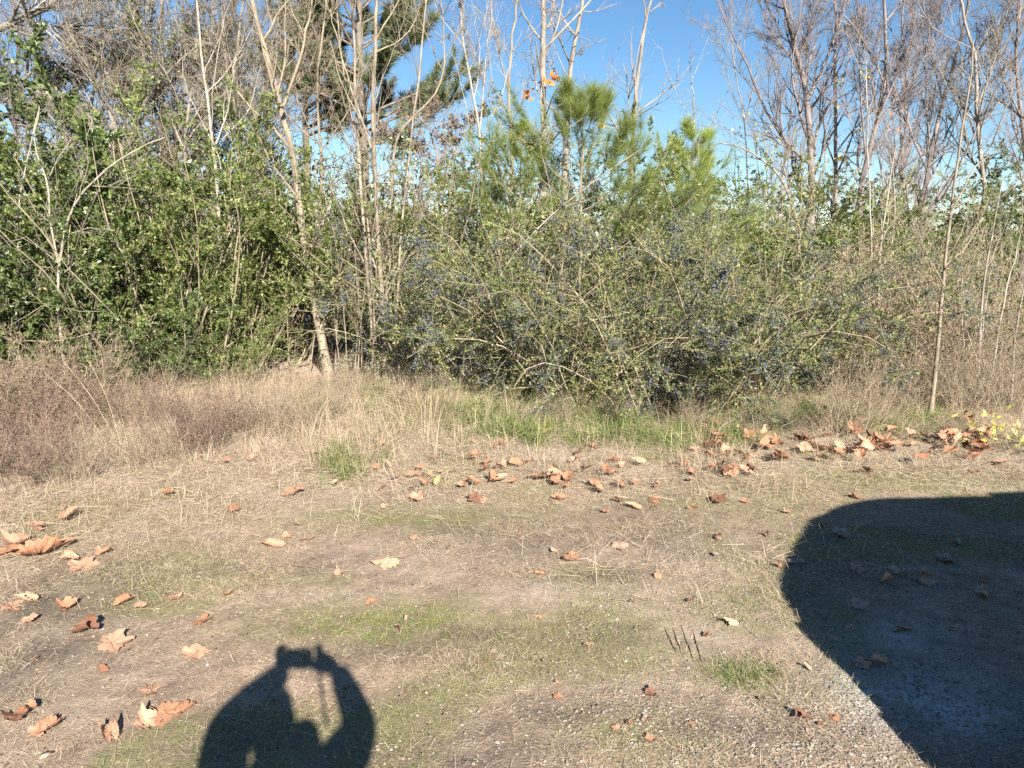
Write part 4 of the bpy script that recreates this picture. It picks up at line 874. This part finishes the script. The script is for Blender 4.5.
for a in [
 ('maroon', 0, -5, 488, 1.0, 'dark reddish brush clump at the left frame edge', WG), ('maroon', 1, 30, 470, .85, 'reddish brush just right of the left edge clump', WG),
 ('brown', 0, -30, 440, 1.2, 'tall brown brush at the left frame edge above the reddish clump', WG), ('brown', 1, 30, 428, 1.15, 'tall brown brush below the dark glossy shrub', WG), ('brown', 2, 85, 432, .85, 'brown brush with long straw stalks', WG),
 ('brown', 0, 130, 430, .7, 'low brown brush below the bright green shrubs', WG), ('maroon', 0, 185, 455, .95, 'rounded reddish brown brush in the middle of the left grass', WG), ('brown', 1, 215, 440, .65, 'brown brush behind the rounded reddish one', WG),
 ('brown', 2, 160, 425, .65, 'brown brush behind the reddish brown brush', WG), ('brown', 0, 262, 425, .6, 'brown brush left of the leaning trunk foot', WG), ('brown', 1, 300, 410, .5, 'brown brush at the leaning trunk foot', WG),
 ('brown', 2, 45, 405, 1.25, 'tall brown brush hiding the foot of the dark shrubs', WG), ('brown', 1, 105, 402, .8, 'brown brush at the foot of the dark shrubs', WG), ('brown', 0, 225, 405, .55, 'brown brush at the foot of the bright green shrubs', WG),
 ('brown', 0, -10, 425, 1.7, 'tallest brown brush at the far left edge', WG), ('brown', 1, 62, 418, 1.45, 'tall brown brush in front of the dark shrubs', WG), ('maroon', 0, 8, 448, 1.3, 'dark tangled brush at the left edge', WG), ('maroon', 1, 120, 425, .8, 'dark tangle right of the tall brown brush', WG), ('maroon', 1, 215, 438, .8, 'dark tangle behind the rounded reddish brush', WG), ('straw', 1, 262, 440, .7, 'straw weeds left of the yellow tan leaf', WG), ('straw', 0, 150, 470, .5, 'short straw weeds in the left grass', WG), ('straw', 1, 75, 485, .5, 'short straw weeds right of the reddish edge brush', WG), ('straw', 0, 300, 432, .6, 'straw weeds before the leaning trunk foot', WG),
 ('straw', 0, 350, 405, .6, 'straw weeds at the foot of the stem clump', WM), ('straw', 1, 330, 420, .5, 'short straw weeds below the leaning trunk', WM), ('straw', 0, 400, 415, .5, 'short straw weeds right of the stem clump', WM),
 ('straw', 1, 560, 425, .4, 'dry weeds in the fresh green grass', WM), ('straw', 0, 690, 432, .5, 'dry weeds under the biggest berry shrub', WM), ('straw', 1, 620, 425, .45, 'dry weeds under the bright pine sapling', WM),
 ('straw', 0, 780, 432, .5, 'dry weeds under the right berry shrubs', WR), ('straw', 1, 845, 440, .8, 'pale feathery weeds left of the slender sapling', WR), ('straw', 0, 868, 430, .8, 'pale weeds behind the leaf heap', WR),
 ('rust', 0, 880, 400, 1.5, 'tall rusty pink weeds below the twin poles', WR), ('rust', 1, 905, 398, 1.3, 'tall rusty weeds right of the twin poles', WR), ('rust', 0, 850, 395, .9, 'rusty weeds at the right end of the berry bushes', WR),
 ('straw', 1, 900, 412, .8, 'straw weeds in front of the rusty weeds', WR), ('straw', 0, 940, 408, 1.0, 'straw weeds at the slender sapling foot', WR), ('straw', 1, 968, 415, .9, 'straw weeds at the grey stems foot', WR),
 ('straw', 0, 1005, 415, .9, 'straw weeds by the right frame edge', WR), ('straw', 1, 1045, 412, 1.0, 'straw weeds beyond the right frame edge', WR), ('straw', 1, 960, 392, 1.3, 'brownish tall weeds behind the slender sapling', WR),
 ('brown', 0, 1000, 395, 1.3, 'brown tall weeds behind the grey stems', WR), ('straw', 0, 925, 394, 2.0, 'tall tan weeds between rusty weeds and slender sapling', WR), ('brown', 1, 975, 390, 2.0, 'tall brown weeds right of the slender sapling', WR), ('straw', 1, 1020, 392, 2.1, 'tallest tan weeds at the right frame edge', WR), ('rust', 1, 862, 398, 1.35, 'pale rusty plume at the right rim of the berry bushes', WR),
 ('maroon', 1, 958, 440, .35, 'dark reddish low weeds in the leaf heap', WR),
 ('yellow', 0, 1012, 450, 1.15, 'yellow leaved low plant at the right frame edge', WR),
]: put_weed(*a)
# long straw stalks leaning out of the brush
for k, (u0, v0, u1, v1, who) in enumerate([(112, 452, 45, 372, 'lowest'), (120, 450, 62, 360, 'middle'), (122, 448, 85, 355, 'highest')]):
    a = np.array([*gnd(u0, v0), 0]); Y = a[1]; P, R = polyline([(u0, v0), ((u0+u1)/2+4, (v0+v1)/2-6), (u1, v1)], Y, .0035, .0015, 8, .003)
    c0 = P[0].copy(); tag(link('dry_stalk', mesh('dry_stalk', *tubes([((P-c0)[None], R[None])], 5), 'stem_straw', True), None, c0), who+' of three long straw stalks leaning left out of the brush', 'stalk', 'three leaning straw stalks')

# ------------------------------------------------------------------ the minivan (casts the big shadow on the right)
prof_c = [(1.93, 1.01), (2.35, 1.28), (2.70, 1.48), (3.02, 1.62), (3.4, 1.70), (3.9, 1.685), (4.6, 1.65), (5.3, 1.64), (5.75, 1.54), (6.0, 1.42), (6.14, 1.05), (6.2, .72), (6.16, .40), (6.0, .26), (1.62, .24), (1.55, .30), (1.56, .42), (1.66, .62), (1.77, .85)]
prof_c = prof_c[::-1]
def chaikin(p, n=2):
    p = np.array(p)
    for _ in range(n):
        q = np.roll(p, -1, 0); p = np.stack([.75*p+.25*q, .25*p+.75*q], 1).reshape(-1, 2)
    return p
prof = chaikin(prof_c, 2)
YS = np.array([-.12, -.09, .0, .25, .8, 1.35, 1.60, 1.69, 1.72])
ins = np.array([.07, .02, .0, 0, 0, 0, .0, .02, .07])
ctr = np.array([3.85, .9])
rings = []
for y, k in zip(YS, ins):
    q = prof.copy()
    top = np.clip((q[:, 1]-.95)/.75, 0, 1)
    d = q-ctr; ln = np.maximum(np.hypot(d[:, 0], d[:, 1]), .01)[:, None]; q = q-d/ln*k
    yy = np.full(len(q), y); yc = .8; yy = yc+(yy-yc)*(1-.16*top)
    xr = 0
    rings.append(np.stack([q[:, 0]+xr, yy, q[:, 1]], 1))
M = len(prof); V = np.concatenate(rings); i = np.arange(M)
F4 = np.concatenate([np.stack([k*M+i, k*M+(i+1) % M, (k+1)*M+(i+1) % M, (k+1)*M+i], 1) for k in range(len(YS)-1)])
VO = np.array([3.85, .8, 0.])
van = empty('parked_minivan', VO, 'dark grey minivan parked beside the photographer, casting the big round shadow', 'minivan')
me = bpy.data.meshes.new('body')
fl = [tuple(int(a) for a in f) for f in F4]+[tuple(range(M-1, -1, -1)), tuple(range((len(YS)-1)*M, len(YS)*M))]
me.from_pydata([tuple(v) for v in (V-VO)], [], fl); me.polygons.foreach_set('use_smooth', [True]*(len(fl)-2)+[False]*2); me.materials.append(MATS['van_paint'])
link('body', me, van)
def slab(name, pts_xz, side, mat, off=.012, parent=van):
    """panel on the van's side following its lean"""
    P = []
    for x, z in pts_xz:
        top = min(max((z-.95)/.75, 0), 1); y = .8+side*(.92*(1-.16*top)+off)
        P.append((x, y, z))
    P2 = [(x, y-side*.02, z) for x, y, z in P]; n = len(P)
    m = bpy.data.meshes.new(name); vs_ = [tuple(np.array(p)-VO) for p in P+P2]
    m.from_pydata(vs_, [], [tuple(range(n)), tuple(range(2*n-1, n-1, -1))]+[(k, (k+1) % n, n+(k+1) % n, n+k) for k in range(n)])
    m.materials.append(MATS[mat]); return link(name, m, parent)
def boxm(name, lo, hi, mat, parent, org=VO):
    x0, y0, z0 = np.array(lo)-org; x1, y1, z1 = np.array(hi)-org
    m = bpy.data.meshes.new(name)
    m.from_pydata([(x0, y0, z0), (x1, y0, z0), (x1, y1, z0), (x0, y1, z0), (x0, y0, z1), (x1, y0, z1), (x1, y1, z1), (x0, y1, z1)], [], [(0, 3, 2, 1), (4, 5, 6, 7), (0, 1, 5, 4), (1, 2, 6, 5), (2, 3, 7, 6), (3, 0, 4, 7)])
    m.materials.append(MATS[mat]); o = link(name, m, parent)
    bv = o.modifiers.new('b', 'BEVEL'); bv.width = .012; bv.segments = 2; return o
for side in (-1, 1):
    for w in [[(2.62, 1.02), (2.98, 1.02), (3.45, 1.04), (3.45, 1.58), (3.15, 1.52)], [(3.52, 1.04), (4.5, 1.05), (4.5, 1.60), (3.52, 1.59)], [(4.57, 1.05), (5.75, 1.06), (5.62, 1.52), (4.57, 1.60)]]:
        slab('window', w, side, 'van_glass')
    for d0, d1 in [(2.75, 3.48), (3.49, 4.53)]:
        d = slab('door', [(d0, .35), (d1, .35), (d1, .98), (d0, .98)], side, 'van_paint', .006)
        boxm('handle', (d1-.2, .8+side*.93-.02, .86), (d1-.06, .8+side*.93+.02, .89), 'chrome', d)
    mi = boxm('mirror', (2.75, .8+side*1.02-.10, 1.02), (2.88, .8+side*1.02+.10, 1.18), 'van_paint', van)
    boxm('headlight', (1.69, .8+side*.66-.14, .68), (1.92, .8+side*.66+.14, .78), 'lamp_lens', van)
    boxm('tail_light', (6.06, .8+side*.72-.08, .9), (6.17, .8+side*.72+.08, 1.3), 'lip', van)
    boxm('roof_rail', (4.25, .8+side*.66-.02, 1.54), (5.4, .8+side*.66+.02, 1.735), 'van_trim', van)
    for wx in (2.45, 5.35):
        P = []; 
        for yy_, rr_ in [(-.11, .20), (-.11, .30), (-.08, .335), (.08, .335), (.11, .30), (.11, .20)]:
            a = np.arange(36)/36*6.283; P.append(np.stack([np.cos(a)*rr_, np.full(36, yy_), np.sin(a)*rr_], 1))
        V = np.concatenate(P); i = np.arange(36)
        Fw = np.concatenate([np.stack([k*36+i, k*36+(i+1) % 36, (k+1) % 6*36+(i+1) % 36, (k+1) % 6*36+i], 1) for k in range(6)])
        o = link('wheel', mesh('tyre', V, Fw, 'rubber', True), van, np.array([wx, .8+side*.84, .335])-VO)
        a = np.arange(30)/30*6.283; rr2 = np.where(np.arange(30) % 6 < 3, .2, .17)
        V = np.concatenate([np.stack([np.cos(a)*.205, np.full(30, -.07), np.sin(a)*.205], 1), np.stack([np.cos(a)*rr2, np.full(30, .09*side), np.sin(a)*rr2], 1), np.stack([np.cos(a)*.05, np.full(30, .07*side), np.sin(a)*.05], 1), [[0, .08*side, 0]]*30]); i = np.arange(30)
        Fw = np.concatenate([np.stack([k*30+i, k*30+(i+1) % 30, (k+1)*30+(i+1) % 30, (k+1)*30+i], 1) for k in range(3)])
        link('rim', mesh('rim', V, Fw, 'chrome'), o)
boxm('bumper', (1.545, .05, .30), (1.66, 1.55, .44), 'van_trim', van)
boxm('licence_plate', (1.53, .62, .34), (1.545, .98, .43), 'lamp_lens', van)
# windscreen following the nose
P = []
for (x, z) in [(2.02, 1.075), (2.35, 1.285), (2.70, 1.51), (2.98, 1.60)]:
    for y in (-.0, .4, .8, 1.2, 1.6):
        top = np.clip((z-.95)/.75, 0, 1); P.append((x-.012, .8+(y-.8)*(1-.16*top)*.97, z+.012))
fw = [(a*5+b, a*5+b+1, (a+1)*5+b+1, (a+1)*5+b) for a in range(3) for b in range(4)]
m = bpy.data.meshes.new('windscreen'); m.from_pydata([tuple(np.array(p)-VO) for p in P], [], fw); m.materials.append(MATS['van_glass'])
o = link('windscreen', m, van); sd = o.modifiers.new('s', 'SOLIDIFY'); sd.thickness = .006

van.rotation_euler.z = math.radians(6.5)
pv = np.array([1.6, 1.69]); dv = VO[:2]-pv; cz, sz = math.cos(math.radians(6.5)), math.sin(math.radians(6.5))
van.location.x, van.location.y = pv[0]-.04+dv[0]*cz-dv[1]*sz, pv[1]+dv[0]*sz+dv[1]*cz
# ------------------------------------------------------------------ the photographer (casts the shadow at the bottom)
def skin(name, verts, edges, radii, mat, parent, org, lv=2, root=0):
    m = bpy.data.meshes.new(name); m.from_pydata([tuple(np.array(v)-org) for v in verts], edges, [])
    o = link(name, m, parent); o.modifiers.new('k', 'SKIN'); 
    sl = m.skin_vertices[0].data if m.skin_vertices else None
    if sl is None:
        return o
    for i, r_ in enumerate(radii): sl[i].radius = r_ if hasattr(r_, '__len__') else (r_, r_); sl[i].use_root = (i == root)
    sb = o.modifiers.new('s', 'SUBSURF'); sb.levels = lv; sb.render_levels = lv
    m.materials.append(MATS[mat]); return o
yb = -.42
headtop = shadow_src(271, 690, yb-.02)
PX = headtop[0]; HT = headtop[2]
org = np.array([PX, yb, 0.])
person = empty('person', org, 'person in dark jacket and jeans holding up a camera with both hands', 'person')
sh = HT-.26         # shoulder height
hand_l = shadow_src(297, 657, -.10); hand_r = shadow_src(333, 657, -.10)
elb_l = shadow_src(226, 726, -.26); elb_r = shadow_src(361, 724, -.26)
shl = shadow_src(222, 790, yb); shr = shadow_src(340, 766, yb)
V = []; E = []; R = []
def add(p, r_, par=None):
    V.append(np.array(p, float)); R.append(r_)
    if par is not None: E.append((par, len(V)-1))
    return len(V)-1
hem = add((PX, yb-.03, HT-.90), (.17, .13)); pel = add((PX, yb-.03, HT-.76), (.165, .125), hem); w_ = add((PX, yb-.03, HT-.60), (.145, .11), pel); ch_ = add((PX, yb-.02, HT-.42), (.16, .12), w_); nk = add((PX+.05, yb-.03, HT-.20), (.16, .09), ch_); add(shadow_src(324, 756, yb-.03), .10, nk); nk2 = add((PX+.01, yb-.01, HT-.17), .085, nk)
for s_, S_, E_, Hn in ((-1, shl, elb_l, hand_l), (1, shr, elb_r, hand_r)):
    a = add(S_, .082, ch_); rw = 1.3 if s_ < 0 else 1.1
    b_ = add((S_+E_)/2, .070*rw, a); c_ = add(E_, .060*rw, b_); d_ = add((E_+Hn)/2+np.array([0, 0, -.0]), .047*rw, c_); add(Hn*.85+E_*.15, .036, d_)
skin('jacket', V, E, R, 'jacket', person, org)
V, E, R = [], [], []
t0_ = add((PX, yb-.03, HT-.74), (.13, .10)); p0 = add((PX, yb-.03, HT-.88), (.13, .10), t0_)
for s_ in (-1, 1):
    h1 = add((PX+s_*.10, yb-.03, HT-1.03), .074, p0); kk = add((PX+s_*.12, yb+.0, .46), .064, h1); add((PX+s_*.13, yb-.03, .07), .052, kk)
skin('jeans', V, E, R, 'jeans', person, org)
for s_ in (-1, 1):
    V, E, R = [], [], []
    a = add((PX+s_*.13, yb-.08, .05), .045); b_ = add((PX+s_*.135, yb+.03, .045), .045, a); add((PX+s_*.145, yb+.13, .035), .036, b_)
    skin('shoe', V, E, R, 'shoe', person, org)
# head: sculpted ellipsoid with nose and brow, eyes, mouth, ears
hc = np.array([PX, yb, HT-.115])
nu, nv = 32, 24
uu, vv = np.meshgrid(np.linspace(0, 2*np.pi, nu, endpoint=False), np.linspace(.02, np.pi-.02, nv), indexing='ij')
dx, dy, dz = np.sin(vv)*np.cos(uu), np.sin(vv)*np.sin(uu), np.cos(vv)
hx = dx*.074*(1-.18*np.clip(-dz, 0, 1)); hy = dy*.092*(1-.12*np.clip(-dz, 0, 1)*(dy < 0)); hz = dz*.115
front = np.clip(dy, 0, 1)
hy += front*(.026*np.exp(-((hx/.013)**2+((hz+.012)/.02)**2)) - .008*np.exp(-(((np.abs(hx)-.03)/.014)**2+((hz-.008)/.012)**2)) + .008*np.exp(-((hx/.03)**2+((hz+.085)/.02)**2)) + .005*np.exp(-((hz-.03)/.012)**2))
Vh = np.stack([hx, hy, hz], -1).reshape(-1, 3)+hc-org; idx = np.arange(nu*nv).reshape(nu, nv)
Fh = np.stack([idx, np.roll(idx, -1, 0)], -1); Fh = np.concatenate([Fh[:, :-1], Fh[:, 1:][..., ::-1]], -1).reshape(-1, 4)
head = link('head', mesh('head', Vh, Fh, 'skin', True), person)
def ell(name, c, s, mat, parent, n=14):
    uu, vv = np.meshgrid(np.linspace(0, 2*np.pi, n, endpoint=False), np.linspace(.05, np.pi-.05, n), indexing='ij')
    Ve = np.stack([np.sin(vv)*np.cos(uu)*s[0], np.sin(vv)*np.sin(uu)*s[1], np.cos(vv)*s[2]], -1).reshape(-1, 3)+np.array(c)-org
    idx = np.arange(n*n).reshape(n, n); Fe = np.stack([idx, np.roll(idx, -1, 0)], -1); Fe = np.concatenate([Fe[:, :-1], Fe[:, 1:][..., ::-1]], -1).reshape(-1, 4)
    return link(name, mesh(name, Ve, Fe, mat, True), parent)
for s_ in (-1, 1):
    ey = ell('eye', hc+[s_*.03, .073, .008], (.012, .010, .008), 'eye_white', head); 
    ell('iris', hc+[s_*.03, .0805, .008], (.005, .004, .005), 'eye_dark', head)
    ell('ear', hc+[s_*.076, -.005, .0], (.010, .018, .03), 'skin', head)
ell('mouth', hc+[0, .083, -.05], (.023, .006, .006), 'lip', head)
hr = Vh.copy(); hmask = 1.0
hx2, hy2, hz2 = hx*1.10, hy*1.08-.012, hz*1.07+.006
keep = ~((dy > .25) & (dz < .45))
sc2 = np.where(keep, 1, .86)
Vr = np.stack([hx2*sc2, hy2*sc2, hz2*sc2], -1).reshape(-1, 3)+hc-org
link('hair', mesh('hair', Vr, Fh, 'hair', True), person)
# hands round the camera: palm plus five bent fingers each
for s_, Hn, El in ((-1, hand_l, elb_l), (1, hand_r, elb_r)):
    V, E, R = [], [], []
    fw = nrm((Hn-El)[None])[0]
    tgt = np.array([s_*.050, -.075, 1.622])
    wr = Hn*.8+El*.2; pm = tgt+np.array([s_*.024, -.02, -.012])
    a = add(wr, .030); b_ = add((wr+pm)/2, (.040, .034), a); c_ = add(pm, (.042, .034), b_)
    for k in range(4):
        l_ = [.9, 1.0, .95, .75][k]
        q0 = pm+np.array([s_*.012, .012, .034-.018*k]); q1 = q0+np.array([s_*.004, .024*l_, .006]); q2 = q1+np.array([-s_*.018, .010*l_, .001]); q3 = q2+np.array([-s_*.016, -.002, -.001])
        i0 = add(q0, .0095, c_); i1 = add(q1, .009, i0); i2 = add(q2, .0085, i1); add(q3, .0075, i2)
    t0 = pm+np.array([-s_*.004, -.014, -.01]); t1 = t0+np.array([-s_*.018, -.004, .016]); t2 = t1+np.array([-s_*.016, .004, .012])
    i0 = add(t0, .012, c_); i1 = add(t1, .0105, i0); add(t2, .009, i1)
    skin('hand', V, E, R, 'skin', person, org)
# compact camera held in the hands, just behind the viewpoint
cam_o = np.array([0, -.07, 1.575])
cm = empty('compact_camera', cam_o, 'black compact camera held up in both hands of the photographer', 'camera')
boxm('camera_body', (-.055, -.09, 1.567), (.055, -.055, 1.645), 'camera_black', cm, cam_o)
a = np.arange(28)/28*6.283; Vl = []
for y, r_ in [(-.055, .026), (-.03, .026), (-.03, .022), (-.012, .022), (-.012, .014), (-.02, .001)]: Vl.append(np.stack([np.cos(a)*r_, np.full(28, y), 1.6+np.sin(a)*r_], 1))
Vl = np.concatenate(Vl)-cam_o; i = np.arange(28)
link('lens', mesh('lens', Vl, np.concatenate([np.stack([k*28+i, k*28+(i+1) % 28, (k+1)*28+(i+1) % 28, (k+1)*28+i], 1) for k in range(5)]), 'camera_black', False), cm)
boxm('screen', (-.04, -.094, 1.572), (.04, -.0905, 1.625), 'van_glass', cm, cam_o)
boxm('shutter_button', (-.045, -.078, 1.645), (-.03, -.064, 1.651), 'chrome', cm, cam_o)
sp = [shadow_src(319, 672, -.08), shadow_src(321, 690, -.09), shadow_src(325, 712, -.11), shadow_src(327, 727, -.12)]
sp = [np.array([.045, -.075, 1.57])]+sp
skin('wrist_strap', sp, [(k, k+1) for k in range(4)], [.006]*5, 'camera_black', cm, cam_o, 1)

# ------------------------------------------------------------------ sky, sun, camera
w = bpy.data.worlds.new('World'); SC.world = w; w.use_nodes = True
N = w.node_tree.nodes; Lk = w.node_tree.links; bg = N['Background']
sky = N.new('ShaderNodeTexSky'); sky.sky_type = 'NISHITA'; sky.sun_disc = False
sd = -SUN
sky.sun_elevation = math.asin(sd[2]); sky.sun_rotation = math.atan2(sd[0], sd[1])
sky.air_density = 1.0; sky.dust_density = 0.0; sky.ozone_density = 1.6
hs_ = N.new('ShaderNodeHueSaturation'); hs_.inputs['Saturation'].default_value = 1.25; Lk.new(sky.outputs[0], hs_.inputs['Color']); Lk.new(hs_.outputs[0], bg.inputs[0]); bg.inputs[1].default_value = .05
L = bpy.data.lights.new('sun', 'SUN'); L.energy = 5.0; L.angle = math.radians(.53); L.color = (1, .93, .82)
lo = bpy.data.objects.new('sun', L); COL.objects.link(lo); lo.rotation_euler = Vector(SUN).to_track_quat('-Z', 'Y').to_euler()
cd = bpy.data.cameras.new('camera'); co = bpy.data.objects.new('camera', cd); COL.objects.link(co)
cd.sensor_width = 36; cd.lens = F/1024*36; cd.clip_start = .05; cd.clip_end = 3000
co.location = (0, 0, CH); co.rotation_euler = (math.radians(90)-PITCH, 0, 0); SC.camera = co
SC.view_settings.view_transform = 'Standard'; SC.view_settings.look = 'None'; SC.view_settings.gamma = 1
SC.view_settings.exposure = 1.65
SC.cycles.max_bounces = 6; SC.cycles.transparent_max_bounces = 4
SC.cycles.diffuse_bounces = 1; SC.cycles.glossy_bounces = 2; SC.cycles.use_denoising = False
